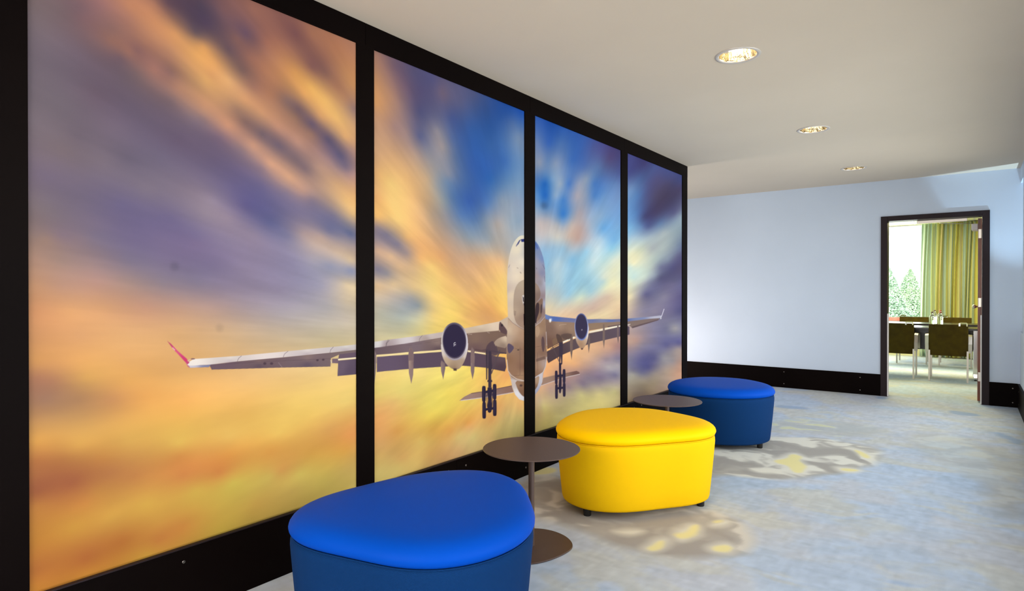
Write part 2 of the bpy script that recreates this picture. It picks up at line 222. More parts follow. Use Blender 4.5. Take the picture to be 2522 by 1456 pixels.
# sky colours of the print, room light and shade included: x y rgb
SKY = """
80 10 7b6a6e;150 20 78646a;194 20 7a6068;247 8 9c7070;317 8 c98a6a;379 12 b98067;412 8 6b505c;480 8 584658;510 60 5a4860;206 45 84646a;276 70 8f6a66;276 103 9a6e64;317 45 ab7868;379 50 d09068;432 82 dc9c68;482 136 eaaa68;507 198 eab070;482 82 6c5860;420 124 c48c6c;358 103 b07c68;338 124 8c6464;317 128 a47468;379 173 b07c70;441 218 c08c74;503 268 c89478;420 177 98706c;482 206 c9976f
297 144 745c66;194 124 705f6c;111 124 716470;338 185 7b6468;420 247 80686e;482 297 85707c;235 235 6d5c6c;317 272 6a5c70;441 350 6a5a72;503 371 6c5d76;152 247 746874;276 313 77687a;400 391 736880;482 474 8a7a8c;194 338 6f626f;317 396 6f6478;90 330 7a6c76;152 371 7d6d75;255 396 7c6e7c;358 466 7f7284;503 527 968698;111 433 74667a;214 474 70647a;301 503 6c6284;420 536 6f6488;482 577 766a8e;111 515 7a6c74;235 556 786a80;111 589 94786e;194 589 86727c
492 12 54465a;529 25 6a5260;583 21 8e6462;550 25 805c60;624 21 a87264;665 41 a06c62;707 74 90605c;727 82 885a5c;768 82 b07860;830 115 c08262;863 124 c4886a;521 62 5e4c60;542 82 6c5460;583 95 8c6460;604 82 6e5468;624 99 7c5a60;657 103 a87060;694 124 b87e62;665 136 b47c64;735 124 9a6a5e;768 165 8c605c;801 177 90665e;843 173 c48a64;867 206 d69a68;830 214 b07c62;851 247 bc8a6a;871 268 a0807c
727 177 e0a060;768 214 f2b668;801 247 f4bc70;830 288 f2bc74;851 338 e0aa74;748 231 eaaa68;789 288 d8a070;501 115 eaa868;529 157 ecaa6a;562 198 eab078;604 247 dea274;645 280 d29a74;686 313 c8927a;735 350 c69482;789 412 c69c8a;830 453 d8aa80;851 494 f0be80;867 527 f0c48a;521 185 e0a26c;562 124 705862;595 173 80625f;624 214 a87868;665 231 b88064;616 144 a06e60;653 177 b87e62;694 222 a8785f;707 247 90706c;735 268 7a6068;768 305 6a5870;810 342 605470;838 383 605878;851 412 7c6c80;727 288 a07868;768 330 a0786c;810 391 a08084;871 371 b48c80;867 433 b8908a
604 301 8a6a66;645 330 74606a;686 358 705f70;727 391 806a72;752 416 887078;501 255 d09876;562 309 d4987a;624 358 d09a80;665 404 dca486;711 437 e0aa88;744 470 c89c8c;583 268 a8806c;501 297 8e747a;542 338 80687a;595 371 8f7680;645 412 9a7e88;521 391 6a5c78;583 424 6a5e80;645 453 6e6488;707 474 8c7a8e;768 494 8c7c90;822 532 807894;604 507 625a88;665 548 60608c;727 515 7a7090;521 494 96869a;562 536 9a889c;624 577 8f8098;748 577 b09898;810 569 7a789a;863 577 606890
91 581 8c7470;152 581 84707c;235 581 786c82;317 593 726686;400 593 786a8c;482 601 7a6a8c;564 593 8a7c98;647 601 8c7e98;709 581 7a7696;791 585 c0a49a;853 585 8c8498;91 642 a88474;152 642 9c8078;235 642 947c80;317 642 7c7086;420 642 7a6c8a;523 651 7c6f90;606 663 8c7e98;729 642 8c84a0;770 601 c0a8a0;832 622 d0b49f;865 642 d8bc9c;770 642 a098a6;812 655 9090a8;865 667 8488a6;91 704 bc8c6c;152 704 b48a76;235 696 b0887c;317 696 a0847e;400 696 8c7c88;482 696 84788e;564 708 8f8096;688 717 9488a0;791 704 a09aae;853 700 d4bc9e;873 704 dcc4a0
91 766 c88c62;173 766 d09868;255 758 c8946c;358 758 c09078;441 758 bc9480;523 758 b4948a;606 766 a89494;688 774 a89ca0;812 758 b0a8a8;853 741 ccb8a0;853 791 c8b8a8;91 828 c88e60;194 828 d09868;317 828 d8a470;441 815 d8a878;564 815 d0ac88;688 828 c8b094;812 828 c8b898;91 890 ca9058;194 890 dca060;317 881 dca468;420 910 e0a868;91 931 a87458;132 939 a87658;214 931 d09c58;317 939 e0a45c;441 939 eab068;606 939 ecba78;729 939 f4c880;853 939 f4cc7c;111 984 98705a;194 984 a87c58;276 984 c08858;358 980 e0a058;461 984 ecac60;606 984 eeb868;729 984 f2c870;853 989 f4d078
91 1026 b48458;194 1034 c09058;317 1034 dca458;441 1026 eeb45c;606 1022 ecb860;770 1022 f0c468;853 1034 eab060;91 1087 d89c50;194 1096 dca454;317 1087 e0ac58;441 1091 eabc5c;564 1075 e8b860;688 1067 e8bc60;812 1055 e8ac60;865 1071 e89c58;91 1137 b87444;152 1128 bc7c46;255 1128 c88848;441 1124 d08c48;564 1120 d89448;667 1112 dc9c4c;770 1116 e0a850;850 1110 e4a850
90 1165 b06e44;181 1189 a46040;271 1165 b87848;90 1210 a46040;331 1174 c08048;452 1174 cc8448;542 1165 d48848;693 1159 e0a458;482 1210 d8b050;573 1189 dcc058;663 1174 dcbc60;738 1168 e0c464;241 1210 c08444;90 1249 c07e40;211 1240 cc8844;362 1240 d8a84c;181 1301 cc9440;271 1277 d09c48;392 1286 d49a48;452 1295 d08c44;542 1264 d8b050;633 1240 dcb058;723 1210 e0bc64;723 1249 e0bc60;542 1307 d4b04c;211 1376 b86c38;301 1331 bc7438;392 1331 c88040;90 1331 c08038;90 1406 b87038;211 1415 cc8838;362 1367 d09c40;90 1445 cc8438;850 1160 e4c06a;850 1200 e6c86a;800 1180 e0c464
930 430 f0b878;963 453 f6cc80;1002 436 f0bc80;1052 440 ccac8c;1075 453 9c9ca0;1101 446 7088ac;1105 430 8c90a4;1151 453 4468a8;1177 469 3c64b0;1207 440 3068b8;1250 440 5c84b8;1283 453 7c9cc0;930 486 f0b474;963 496 f8cc80;1019 486 f0bc80;1058 486 c8a888;1091 496 909498;1118 486 5070a4;1157 496 3860b0;1200 496 5078b8;1236 492 90a0b8;1276 496 8c9cb8;930 535 f4bc74;979 542 f8cc80;1029 535 ecb880;1068 529 b8a08c;1101 529 8c8c98;1134 529 5878ac;1170 539 5878ac;1200 542 8c98ac;1226 552 b0a4a0;1259 552 98a4b4;1279 545 8ca0b8
930 562 90808c;953 578 7c7488;979 601 80788c;1002 585 e8b478;1035 601 ecb074;1068 585 d0a47c;1101 585 b89c8a;1134 568 8c94a4;1157 585 94a0b0;1200 591 9ca4b0;1226 591 b0a8a4;1250 618 b4aca8;930 618 d0a88c;963 631 d8b08c;1002 624 a08c8c;1035 634 f0b474;1085 634 e4a870;1118 644 cca07c;1167 631 d0a888;1200 644 e0b080;1233 644 e4b484;930 664 8c8498;953 674 989098;986 657 dcb48c;1019 670 d8b488;1062 657 f8cc7c;1091 670 f4c078;1124 670 d8a878;1167 677 dcac7c;1210 684 e8b87c;1236 684 f0c478
930 703 dcb890;969 700 dcbc94;1019 710 d8b888;1068 700 f8d480;1101 710 f4c478;1151 710 e0b078;1200 717 f0bc70;1233 717 f0c470;930 736 c8b4a0;969 730 bcaca0;1012 733 a09c9c;1029 753 8a9098;1068 736 f4cc80;1118 749 f8d074;1167 749 e8b068;1207 759 dca060;1233 763 f8c468;940 773 b8b4a4;986 776 a4a8a4;1035 776 c0b89c;1068 776 f0cc80;1111 782 f8d470;1151 782 e8b46c;1200 786 d8a068;1236 779 e8b064;936 815 ccc0a0;986 815 c4bc9c;1035 809 d8c890;1068 809 f0d078
927 136 b88878;973 164 80667a;1020 183 605a80;1067 197 5c5a88;1113 220 686488;1169 229 586090;1207 239 3c5ca4;1253 267 2458b4;1286 276 1c54b8;927 197 d09870;964 201 a8807a;997 211 80667c;1034 220 5c547c;1090 229 786880;1137 257 606490;1183 276 3c5ca0;1235 281 2c5cb0;1277 304 4c74b8;927 253 e8a870;964 239 c09078;992 257 9a7c80;1034 276 54547f;1067 290 6c6c90;1113 290 4c5c98;1160 313 3860a8;1207 313 3060b0;1263 304 5878b4;931 313 d0a080;973 313 b08c88;1001 323 a88c8c;1034 337 60648f;1076 323 9c94a0;1113 341 5c70a4;1160 360 3460ac;1207 360 3c6cb8;1277 341 8098bc;931 374 d8a880;973 383 dcac80;1020 379 c0a090;1053 379 94909c;1090 360 aca0a4;1123 388 6078a8;1160 407 3860ac;1207 407 3868bc;1244 397 4070bc;1286 397 7094c4
1323 297 3864bc;1358 303 1c54b4;1401 323 3464bc;1444 338 3c60b0;1487 361 545498;1525 375 4c4880;1323 352 7088bc;1352 352 3464bc;1381 352 5078bc;1415 352 3868bc;1459 366 505c9c;1502 390 584c80;1329 401 98a0b8;1349 395 6484b8;1369 401 8c9cbc;1387 395 6c88bc;1410 395 3c6cbc;1438 410 5070b4;1473 410 607cb4;1502 424 5868a0;1525 424 505c98;1323 439 5c84c4;1343 453 1c64bc;1363 439 80a0c8;1381 453 98a8c0;1401 453 4878c4;1424 453 98a0bc;1444 441 94a4c0;1464 453 4c80cc;1487 453 5c84c8;1513 453 6484bc;1323 482 5c90d0;1343 482 1c64c0;1369 482 90a8c8;1387 493 4480cc;1404 493 7c94c0;1421 482 b0a8b4;1444 482 94a4c4;1464 482 5084cc;1487 488 7098cc;1516 488 7898cc
1323 516 90a8c8;1343 511 5080bc;1369 516 6c94c8;1387 528 3078cc;1407 525 7c98c0;1427 525 b4a8b0;1450 534 a0b0cc;1479 534 90b0d4;1516 525 7ca4d8;1329 548 ccbcbc;1352 545 b8b4bc;1372 554 b4b4bc;1387 548 80a0cc;1407 554 c8b8b4;1430 563 c4a8a4;1453 563 a8b4c8;1485 563 68a4dc;1519 554 80acdc;1335 580 c8c0c4;1372 583 d4ccc4;1401 583 d0b8ac;1424 589 c4a49c;1450 586 b8b8c4;1479 591 b0c8dc;1513 591 78b0e0;1337 612 94b4d4;1363 609 9cbcd8;1387 612 98bcd8;1415 612 b4bcc8;1444 620 98c4e0;1473 612 c8d8e0;1508 612 90c4e0;1346 649 8cb8d8;1375 649 b8ccd8;1410 640 84b8dc;1438 649 a0c8dc;1461 643 c8d8dc;1487 640 b8d4d8;1513 640 d8dccc;1375 684 b4ccd8;1415 684 98c4dc;1459 684 acd0e0;1487 684 d8dccc;1516 678 dcd8bc
1554 390 4c5090;1588 404 48447c;1611 410 505c98;1646 424 505894;1675 441 4c5490;1554 424 4c5090;1577 441 5068a0;1597 453 54588c;1617 441 585484;1646 453 504a70;1672 465 4c4468;1551 467 7c9ccc;1571 482 5880bc;1594 482 54588c;1617 482 504868;1660 496 484468;1551 525 70a0dc;1568 525 5880bc;1588 534 444474;1617 525 484064;1660 525 585880;1551 560 80b4e0;1574 557 688cbc;1597 557 4c5484;1626 551 6078a0;1660 545 8898b0;1678 534 9cacbc;1554 591 b4c8d4;1577 586 a4b8c8;1606 586 a8b4bc;1635 574 acb4b8;1672 568 94a4b0;1554 626 ece4c0;1577 620 d8d8bc;1606 612 acb0b4;1635 612 b0b8b8;1663 606 8c98a8;1678 603 707c9c;1560 649 f0e4bc;1588 655 ccd0c0;1617 640 a8b4b4;1646 640 8890a4;1672 635 605c84;1560 684 c0d4d0;1588 684 c8d0c4;1611 678 98a0ac;1635 669 646484;1675 661 5c5478;1660 692 605c7c
1364 658 b0c8d8;1401 658 98c0dc;1515 664 e0dcbc;1355 691 98bcd4;1401 691 94c0dc;1446 694 9cc4d8;1485 694 b4ccd0;1506 694 e4dcb4;1355 725 bcc4c8;1401 725 94bcd4;1431 734 d0d4bc;1455 719 a0c4d4;1491 709 d8d8b8;1473 740 ccb4a4;1497 731 d0b4a0;1521 725 e4d0ac;1355 755 dcccb0;1395 761 d8c0a8;1431 767 d0b09c;1461 761 ccac9c;1491 755 d8bca0;1521 761 dcbc98;1455 779 e0c8a0;1491 776 dcc49c;1355 906 f0b078;1401 891 f0b47c;1425 870 e8b488;1446 882 e0b08c;1473 870 d0a488;1503 858 cc9c84;1521 851 b08480;1416 897 e8ac7c;1461 906 a88c8c;1491 888 9c8894;1521 882 847890;1500 906 b4a8a8;1521 900 b0a4a8;1416 930 a88888;1446 930 887888;1479 930 807088;1515 924 78708c;1346 930 ecb080;1328 960 dcac84;1355 960 b8988c;1401 954 988088;1437 948 847484;1476 948 988888;1515 942 a89898;1328 987 ccb090;1340 1003 dcc884;1395 972 b09c84;1401 987 ccb884;1431 972 d4c488;1476 972 e0cc8c;1515 966 dccc90;1515 993 dcc88c;1461 993 e0cc84;1328 1021 ccac78;1355 1021 d4bc78;1340 1042 dcc478;1328 1063 d8c47c;1370 1033 dcc880
1552 658 c8d8d0;1582 658 ccd4c4;1606 658 b0b8b4;1627 658 707090;1657 658 54507c;1552 694 d8dcc4;1576 694 c8ccc0;1600 694 8888a0;1627 685 585478;1657 700 70688a;1676 700 6c6890;1552 731 e8d4ac;1570 725 aca4a4;1591 725 605c84;1612 725 706c8c;1636 731 847c92;1673 731 605880;1552 761 ccb4a0;1567 767 a09098;1591 767 847c94;1612 767 8c8094;1657 767 6c6488;1676 767 585480;1561 818 b09898;1582 818 9c8890;1612 809 88809a;1642 809 74708c;1663 809 a8a0a0;1676 803 8c88a0;1552 845 c09c8c;1567 839 bc9488;1582 851 8c8090;1612 845 7c7490;1642 851 605c88;1673 845 5c5888;1670 861 b09c94;1552 882 80788c;1582 882 605c88;1612 882 605c88;1636 882 a0989c;1657 891 988c90;1676 897 c09480;1558 912 7c7488;1597 906 585484;1558 924 aca498;1582 918 706c8c;1612 921 a09088;1642 912 b09888;1673 921 d09c80;1552 942 bcac98;1582 936 b0a090;1612 942 c0a88c;1642 942 b89c8c;1567 966 b8a08c;1597 960 c8ac8c;1627 960 bc9c88;1552 987 d0b090;1582 972 bca08c
934 925 f4d080;967 930 f4d47c;1037 925 f4d880;1065 935 f4dc78;1119 935 f4dc74;1154 918 f8dc70;1177 937 f8cc6c;1224 925 f0b868;1247 925 eca868;934 965 f0d478;990 965 f0d87c;1060 972 f4dc70;1107 965 f8dc68;1165 991 f4d06c;1247 946 f8bc68;934 1000 e8b46c;967 995 e8b870;1013 1005 e8c468;1060 1000 f0d868;1095 1012 ecd060;1154 1019 f0bc60;1233 1000 eab06c;1247 977 f0c070;1282 1000 ecb874;934 1028 f0ac68;967 1042 e8b064;1013 1035 ecc060;1060 1028 eecc5c;1107 1042 e8b458;1154 1042 eca858;1212 1033 ecb068;1247 1023 e4c480;1282 1035 e0cc84;934 1066 ecac68;978 1061 e8a858;1037 1070 e8b860;1065 1059 dca850;1107 1061 e8a858;1154 1054 ecb474;1189 1059 f0c87c;1224 1059 e8cc80;1270 1059 e0d088;934 1094 ecb470;990 1089 ecb868;1037 1089 f0c870;1067 1089 dcb060;1095 1094 f0bc70;1130 1077 f0d084;1165 1077 ecd488;1200 1082 f0c884;934 1129 f0c474;990 1129 f0bc70;1060 1117 e8b468;1095 1124 f0b878;1130 1112 ecbc80;934 1164 f0d480;978 1152 f0d07c;1025 1140 f4cc78
"""
CX, CY = 1305., 850.
def sky_field(step=4):
    P = []; K = []
    for t in SKY.replace("\n", ";").split(";"):
        t = t.split()
        if len(t) == 3: P.append((float(t[0]), float(t[1]))); K.append(hexc(t[2]))
    P = np.array(P); K = np.array(K)
    tr = np.arange(0, 2200, 2.); ts = np.clip((tr-250)/450, 0, 1); tg = np.cumsum(2./((tr+90)*(1.0+.55*ts*ts*(3-2*ts))))
    def emb(A):      # log-polar about the point the clouds stream from
        x = A[:, 0]-CX; y = A[:, 1]-CY; th = np.arctan2(-x, -y)
        r = np.hypot(x, y); return np.stack([th, np.interp(r, tr, tg)], 1)
    def dist(A, B):
        A = emb(A); B = emb(B)
        return np.sqrt((A[:, None, 0]-B[None, :, 0])**2+(A[:, None, 1]-B[None, :, 1])**2+1e-5)
    M = dist(P, P); n = len(P)
    Wt = np.linalg.solve(M + np.eye(n)*-0.0015, K - K.mean(0))
    us = np.arange(40, 1721, step, dtype=float); vs = np.arange(-60, 1521, step, dtype=float)
    G = np.zeros((len(vs), len(us), 3))
    for i, v in enumerate(vs):
        A = np.stack([us, np.full_like(us, v)], 1)
        G[i] = dist(A, P) @ Wt + K.mean(0)
    return us, vs, np.clip(G, 0, 1)
def sample_sky(F, U, V):
    us, vs, G = F
    a = np.clip((U-us[0])/(us[1]-us[0]), 0, len(us)-1.001); b = np.clip((V-vs[0])/(vs[1]-vs[0]), 0, len(vs)-1.001)
    i = a.astype(int); j = b.astype(int); a = (a-i)[:, None]; b = (b-j)[:, None]
    C = (G[j, i]*(1-a)+G[j, i+1]*a)*(1-b)+(G[j+1, i]*(1-a)+G[j+1, i+1]*a)*b
    dx = U-CX; dy = V-CY; r = np.hypot(dx, dy); th = np.arctan2(-dx, -dy)
    n = fbm(th*34+50, np.log(r+40)*3.2+20, 11, 4)-.5
    n2 = fbm(th*90+90, np.log(r+40)*5+7, 31, 3)-.5
    amp = np.clip((r-60)/350, .12, 1)*(1-.65*np.clip((V-800)/150, 0, 1))
    n3 = fbm(th*11+13, np.log(r+60)*3.4+44, 41, 4)-.5; n4 = fbm(U/46+3, V/19+8, 45, 4)-.5; k = np.clip((U-1310)/40, 0, 1)*np.clip((V-790)/60, 0, 1)
    C = C*(1+(n*.065+n2*.03)*amp+(n3*(1-k)+n4*k)*.18*np.clip((r-30)/150, .2, 1))[:, None]
    return np.clip(C, 0, 1)
# polygons of the aeroplane, each in the frame of a crop: origin and scale
FR = {'N': (1080, 560, 2.9125), 'W': (400, 760, 4.2033), 'R': (1340, 680, 3.8316), 'D': (920, 420, 3.034), 'L': (920, 860, 4.282)}
def PT(f, s):
    ox, oy, k = FR[f]; a = np.array([[float(q) for q in p.split(',')] for p in s.split()])
    return a/k+np.array([ox, oy])
def ELL(f, cx, cy, rx, ry, tilt=0, n=40):
    ox, oy, k = FR[f]; t = np.linspace(0, 2*np.pi, n, endpoint=False); c, s = np.cos(tilt), np.sin(tilt)
    x = rx*np.cos(t); y = ry*np.sin(t)
    return np.stack([(cx+x*c-y*s)/k+ox, (cy+x*s+y*c)/k+oy], 1)
def smooth(P, it=2):
    for _ in range(it):
        Q = np.roll(P, -1, 0); P = np.stack([P*.75+Q*.25, P*.25+Q*.75], 1).reshape(-1, 2)
    return P
def cover(P, U, V, soft=.6):
    x0, y0 = P.min(0)-3-soft*2; x1, y1 = P.max(0)+3+soft*2
    idx = np.where((U > x0) & (U < x1) & (V > y0) & (V < y1))[0]
    if not len(idx): return idx, None
    u = U[idx]; v = V[idx]; ins = np.zeros(len(u), bool); d2 = np.full(len(u), 1e9)
    Q = np.roll(P, -1, 0)
    for (ax, ay), (bx, by) in zip(P, Q):
        if ay != by:
            c = ((ay > v) != (by > v)) & (u < (bx-ax)*(v-ay)/(by-ay)+ax); ins ^= c
        ex, ey = bx-ax, by-ay; L = ex*ex+ey*ey+1e-9
        t = np.clip(((u-ax)*ex+(v-ay)*ey)/L, 0, 1); d2 = np.minimum(d2, (ax+t*ex-u)**2+(ay+t*ey-v)**2)
    d = np.sqrt(d2)*np.where(ins, -1, 1)
    return idx, np.clip(.5-d/(2*soft), 0, 1)
def fill(C, U, V, P, col, soft=.6, alpha=1., grad=None):
    """grad = list of (u, v, hex) blended by inverse distance"""
    idx, a = cover(P, U, V, soft)
    if a is None: return
    if grad is None: c = hexc(col)[None, :]
    else:
        w = np.stack([1/((U[idx]-g[0])**2+(V[idx]-g[1])**2+60.)**1.25 for g in grad], 1)
        c = (w @ np.array([hexc(g[2]) for g in grad]))/w.sum(1, keepdims=True)
    a = (a*alpha)[:, None]; C[idx] = C[idx]*(1-a)+c*a
def G(f, s):
    ox, oy, k = FR[f]; o = []
    for t in s.split():
        x, y, h = t.split(','); o.append((float(x)/k+ox, float(y)/k+oy, h))
    return o
def stroke(C, U, V, A, wd, col, alpha=1., soft=.5):
    A = np.asarray(A, float)
    for p, q in zip(A[:-1], A[1:]):
        e = q-p; n = np.array([-e[1], e[0]])/(np.hypot(*e)+1e-9)*wd/2
        fill(C, U, V, np.array([p+n, q+n, q-n, p-n]), col, soft, alpha)
def plane(C, U, V):
    F = lambda f, s, col, soft=.6, alpha=1., grad=None, sm=0: fill(C, U, V, smooth(PT(f, s), sm) if sm else PT(f, s), col, soft, alpha, G(f, grad) if grad else None)
    S = lambda f, s, w, col, alpha=1.: stroke(C, U, V, PT(f, s), w, col, alpha)
    # stabilisers
    F('N', '150,1243 185,1215 235,1190 310,1178 525,1135 540,1185 420,1205 310,1222 200,1238', '8c6c64', grad='200,1215,a08078 400,1170,806058 400,1195,a8887c 520,1160,906c60')
    S('N', '160,1243 310,1223 420,1206 540,1184', 1.6, 'd8ccd0'); S('N', '235,1192 310,1180 525,1137', 1.3, '5c4044')
    F('N', '735,1135 752,1080 830,1062 915,1045 990,1030 1008,1038 1015,1052 915,1075 835,1100', '8a6c60', grad='760,1110,a08070 900,1055,8c6c60 1000,1040,70504c')
    S('N', '735,1136 835,1101 915,1076 1015,1053', 1.5, 'd0c0c0')
    # left wing: underside, slot, flap
    F('W', '290,590 500,580 780,547 1250,505 1740,457 2190,405 2190,470 1830,478 1745,515 1740,600 1200,612 510,632 490,596 480,607 280,613', '6b5560', grad='600,600,6c5560 1000,590,5c4a58 1000,545,846a68 1500,510,8c7470 1500,580,605060 1900,450,7c6868')
    F('W', '270,590 500,583 480,607 285,614', 'a4a6c4', grad='300,600,ccc4d0 460,595,8080a0')
    F('D', '-20,1325 510,1245 705,1212 935,1190 1005,1230 1005,1370 835,1370 730,1356 505,1345 280,1362 -20,1385', '7c686c', grad='50,1345,6c5860 300,1320,7c6870 480,1290,947c74 480,1330,5c4850 760,1260,84695c 900,1230,7a6054 950,1330,6c5450 760,1330,6c5254')
    F('W', '1757,520 1825,518 1820,568 1757,565', '7a6470')
    F('W', '1830,475 2195,430 2195,495 1820,520', '6a5566')
    F('W', '1820,540 2195,505 2195,680 1998,683 1812,700', '625064', grad='1850,600,6c5a6c 1950,650,5c4c60')
    S('W', '1818,529 2003,511', 3.2, 'ffeecb'); S('W', '1742,535 1752,565', 1.6, 'f0dccc', .9)
    F('L', '35,80 370,58 420,50 715,28 990,20 1070,40 1180,58 1390,90 1400,190 1385,237 1180,197 1020,182 940,176 715,187 370,210 35,242', '5e4c5e', grad='100,160,66546a 600,100,5c4a5c 1100,120,5a4656 1350,180,4c3844 1350,110,604c54')
    S('D', '20,1386 270,1364', 4.6, 'fbe2a6'); S('D', '300,1363 508,1347', 4.6, 'fbe2a6'); S('D', '703,1350 732,1354', 4.2, 'f6e2b8'); S('D', '755,1358 836,1370', 3.6, 'f6deb0')
    # leading edge
    F('W', '252,578 275,552 310,532 345,522 800,490 1290,443 1760,398 2200,352 2200,405 1740,457 1250,505 780,547 500,580 290,592 265,588', 'e8dcd4', grad='300,560,f0e4dc 700,510,ece0d4 1100,470,e8d8d4 1500,430,ece0dc 1900,390,e8e0dc 700,545,c0b0b4 1500,475,b8a8ac 1900,430,b4a4a8')
    F('D', '-20,1285 110,1265 365,1232 540,1203 690,1178 945,1127 935,1197 705,1217 510,1248 250,1292 -20,1330', 'e4d4d0', grad='30,1290,e4dcdc 250,1262,d8ccd0 420,1235,d4c4c0 100,1310,a89498 400,1258,a89490 800,1165,dcc8b4 900,1145,e0c8b4 800,1200,bca490')
    for s in ('820,490 790,515 775,547', '1300,443 1265,470 1250,505', '1770,398 1742,428 1735,457', '2350,328 2322,360 2318,392'): S('W', s, .9, '5c4c58', .8)
    S('D', '365,1233 345,1255 342,1280', .9, '6c5c60', .8); S('D', '110,1265 95,1290 92,1315', .9, '6c5c60', .8)
    for s in ('1060,570,16', '1130,570,16', '1605,535,13', '1665,530,13'):
        x, y, r = map(float, s.split(',')); fill(C, U, V, ELL('W', x, y, r, r*.8), '4a3844', .8, .85)
    S('W', '510,632 1200,612 1740,600', .8, '4c3c48', .5); S('W', '1200,560 1240,608', .8, 'c8b8b8', .6)
    S('W', '650,575 1150,545 1740,520', .9, '54424c', .6)
    for k in range(5): S('D', '%d,%d %d,%d' % (240+k*70, 1312-k*11, 290+k*70, 1304-k*11), .9, '5c484c', .4)
    S('D', '705,1222 735,1226', 1, 'd8c8b8', .7); S('D', '850,1208 868,1216', 1, 'd8c8b8', .7)
    # winglet
    F('W', '50,336 92,368 160,440 255,522 264,545 246,566 170,482 104,412', 'd8487c', grad='70,350,b83c68 140,440,d85480 230,540,cc3c70')
    F('W', '236,548 264,545 282,560 258,580', 'c04474'); F('W', '240,560 256,578 284,606 282,614 262,600', 'c06088')
    S('W', '104,405 130,432', 1.8, 'f0d8e4', .8); S('W', '262,545 285,528 340,520', 2.0, 'd8b8b8', .8); fill(C, U, V, ELL('W', 315, 522, 22, 7), '5c3c4c', .6, .7)
    # flap track fairings, left wing
    for s, g in (('-14,-20 25,45 28,200 8,375 -14,380', '0,150,b09c94 20,150,786468'), ('378,-10 405,-10 425,60 418,270 398,368 372,250 368,60', '380,150,c0a494 410,150,6c545c 385,0,8c7470'),
                 ('716,120 752,150 757,200 735,320 712,230 708,150', '720,200,a89084 750,200,64505c'), ('1030,0 1056,0 1069,80 1062,240 1044,320 1025,230 1023,80', '1033,150,a89088 1060,150,5c4854')):
        F('L', s, '8c7470', grad=g)
    F('D', '280,1318 300,1370 300,1420 262,1420 262,1360', '80686a'); F('D', '735,1320 752,1345 755,1440 727,1440 727,1350', '846c6c')
    F('D', '0,1330 20,1370 22,1440 -10,1440', '8c7678')
    F('D', '745,1330 830,1345 860,1300 880,1290 870,1360 760,1345', '5c4448', alpha=.8, sm=1)
    # wing root left
    F('N', '440,672 500,640 500,760 485,765 435,745', 'c8b09c'); F('N', '436,678 450,682 497,745 497,775 432,748', '5c4448', sm=1)
    fill(C, U, V, ELL('N', 455, 703, 7, 9), '2c2028', .6)
    F('N', '395,835 410,810 440,790 497,775 492,870 440,860 405,850', 'cdb5a0', grad='420,820,a89080 480,800,d8c0a8 460,850,8c7468', sm=1)
    F('N', '340,870 350,840 390,810 400,835 420,870 430,920 345,925', '54404a', sm=1, alpha=.9)
    # right wing
    F('R', '10,395 80,420 290,438 430,443 560,435 780,428 1000,402 1090,398 1080,412 1000,440 830,492 820,482 800,460 720,460 600,484 560,492 430,515 290,575 240,592 170,622 30,692 20,600', '7c6258', grad='60,500,7c6054 60,640,6c4c40 150,470,a08270 250,500,987a66 200,570,70564c 480,470,907460 650,455,8c7262 900,440,806a64 1050,415,7c6868')
    F('R', '25,712 170,642 290,592 430,540 555,515 720,477 780,470 806,480 806,553 780,558 720,570 560,608 430,640 300,690 170,745 40,822 28,790', '54434c', grad='100,740,4c3a40 350,620,5c4a50 600,550,5a4a54 780,510,5c4c5c')
    F('R', '826,478 1085,407 1075,419 835,493', '604c50')
    S('R', '178,626 288,576', 3.6, 'f4ead8'); S('R', '430,530 550,506 720,470', 3.6, 'f0e4d0'); S('R', '780,462 815,455', 2, 'd8c8c0')
    S('R', '600,480 700,463 720,462', 2.2, '54424a')
    F('R', '-8,350 30,368 62,378 300,402 420,408 530,405 640,409 720,405 780,402 1000,384 1100,372 1112,382 1106,396 1000,403 780,430 560,438 430,446 290,440 75,427 10,402 -8,380', '4c5c9c', grad='20,375,6c80b4 100,400,4c64a8 250,412,5064a4 250,436,8c7c8c 470,420,5468a8 540,412,7c80a0 640,420,5c6ca8 750,412,5c6ca4 900,400,7c84ac 1050,388,b8b4c4 700,432,7c7488 480,440,8c7c80')
    fill(C, U, V, ELL('R', 57, 420, 9, 17), 'fffaf4', 1.6); fill(C, U, V, ELL('R', 68, 412, 6, 12), 'd8d8e8', 1.5, .7)
    S('R', '1100,390 1112,372 1133,310', 1.5, 'dcd4e4'); S('R', '1098,400 1106,402', 2.6, 'e8e4ec')
    for s in ('250,552 264,545 273,600 270,700 260,790 248,720 244,620', '412,640 430,545 434,640 422,726', '556,460 568,452 574,520 574,600 565,684 553,600', '690,460 702,452 706,520 705,600 699,640 688,570'):
        F('R', s, '6c5854', grad='250,650,947c70 268,650,54403f 420,650,705c58 557,560,947c70 572,560,5c4a48 693,550,8c746c 704,550,5c4a50')
    F('R', '225,540 250,545 262,552 250,600 190,600 150,560 180,545', '54403c', sm=1, alpha=.7); F('R', '110,540 160,560 178,625 140,640 120,600', '4c3834', sm=1, alpha=.75)
    F('R', '75,600 120,580 125,640 85,660', '84684c', sm=1, alpha=.5)
    S('R', '145,470 150,462 210,455', 1, 'c8b09c', .7)
    # fuselage
    body = smooth(PT('N', '600,56 575,66 548,95 525,140 508,200 497,270 492,350 492,450 495,560 498,640 499,700 491,780 488,870 490,960 498,1030 520,1090 530,1150 550,1200 580,1235 618,1246 650,1240 690,1205 720,1165 745,1110 752,1040 770,1000 777,940 775,820 768,700 765,620 768,420 765,300 755,230 735,165 708,112 680,86 645,62'), 1)
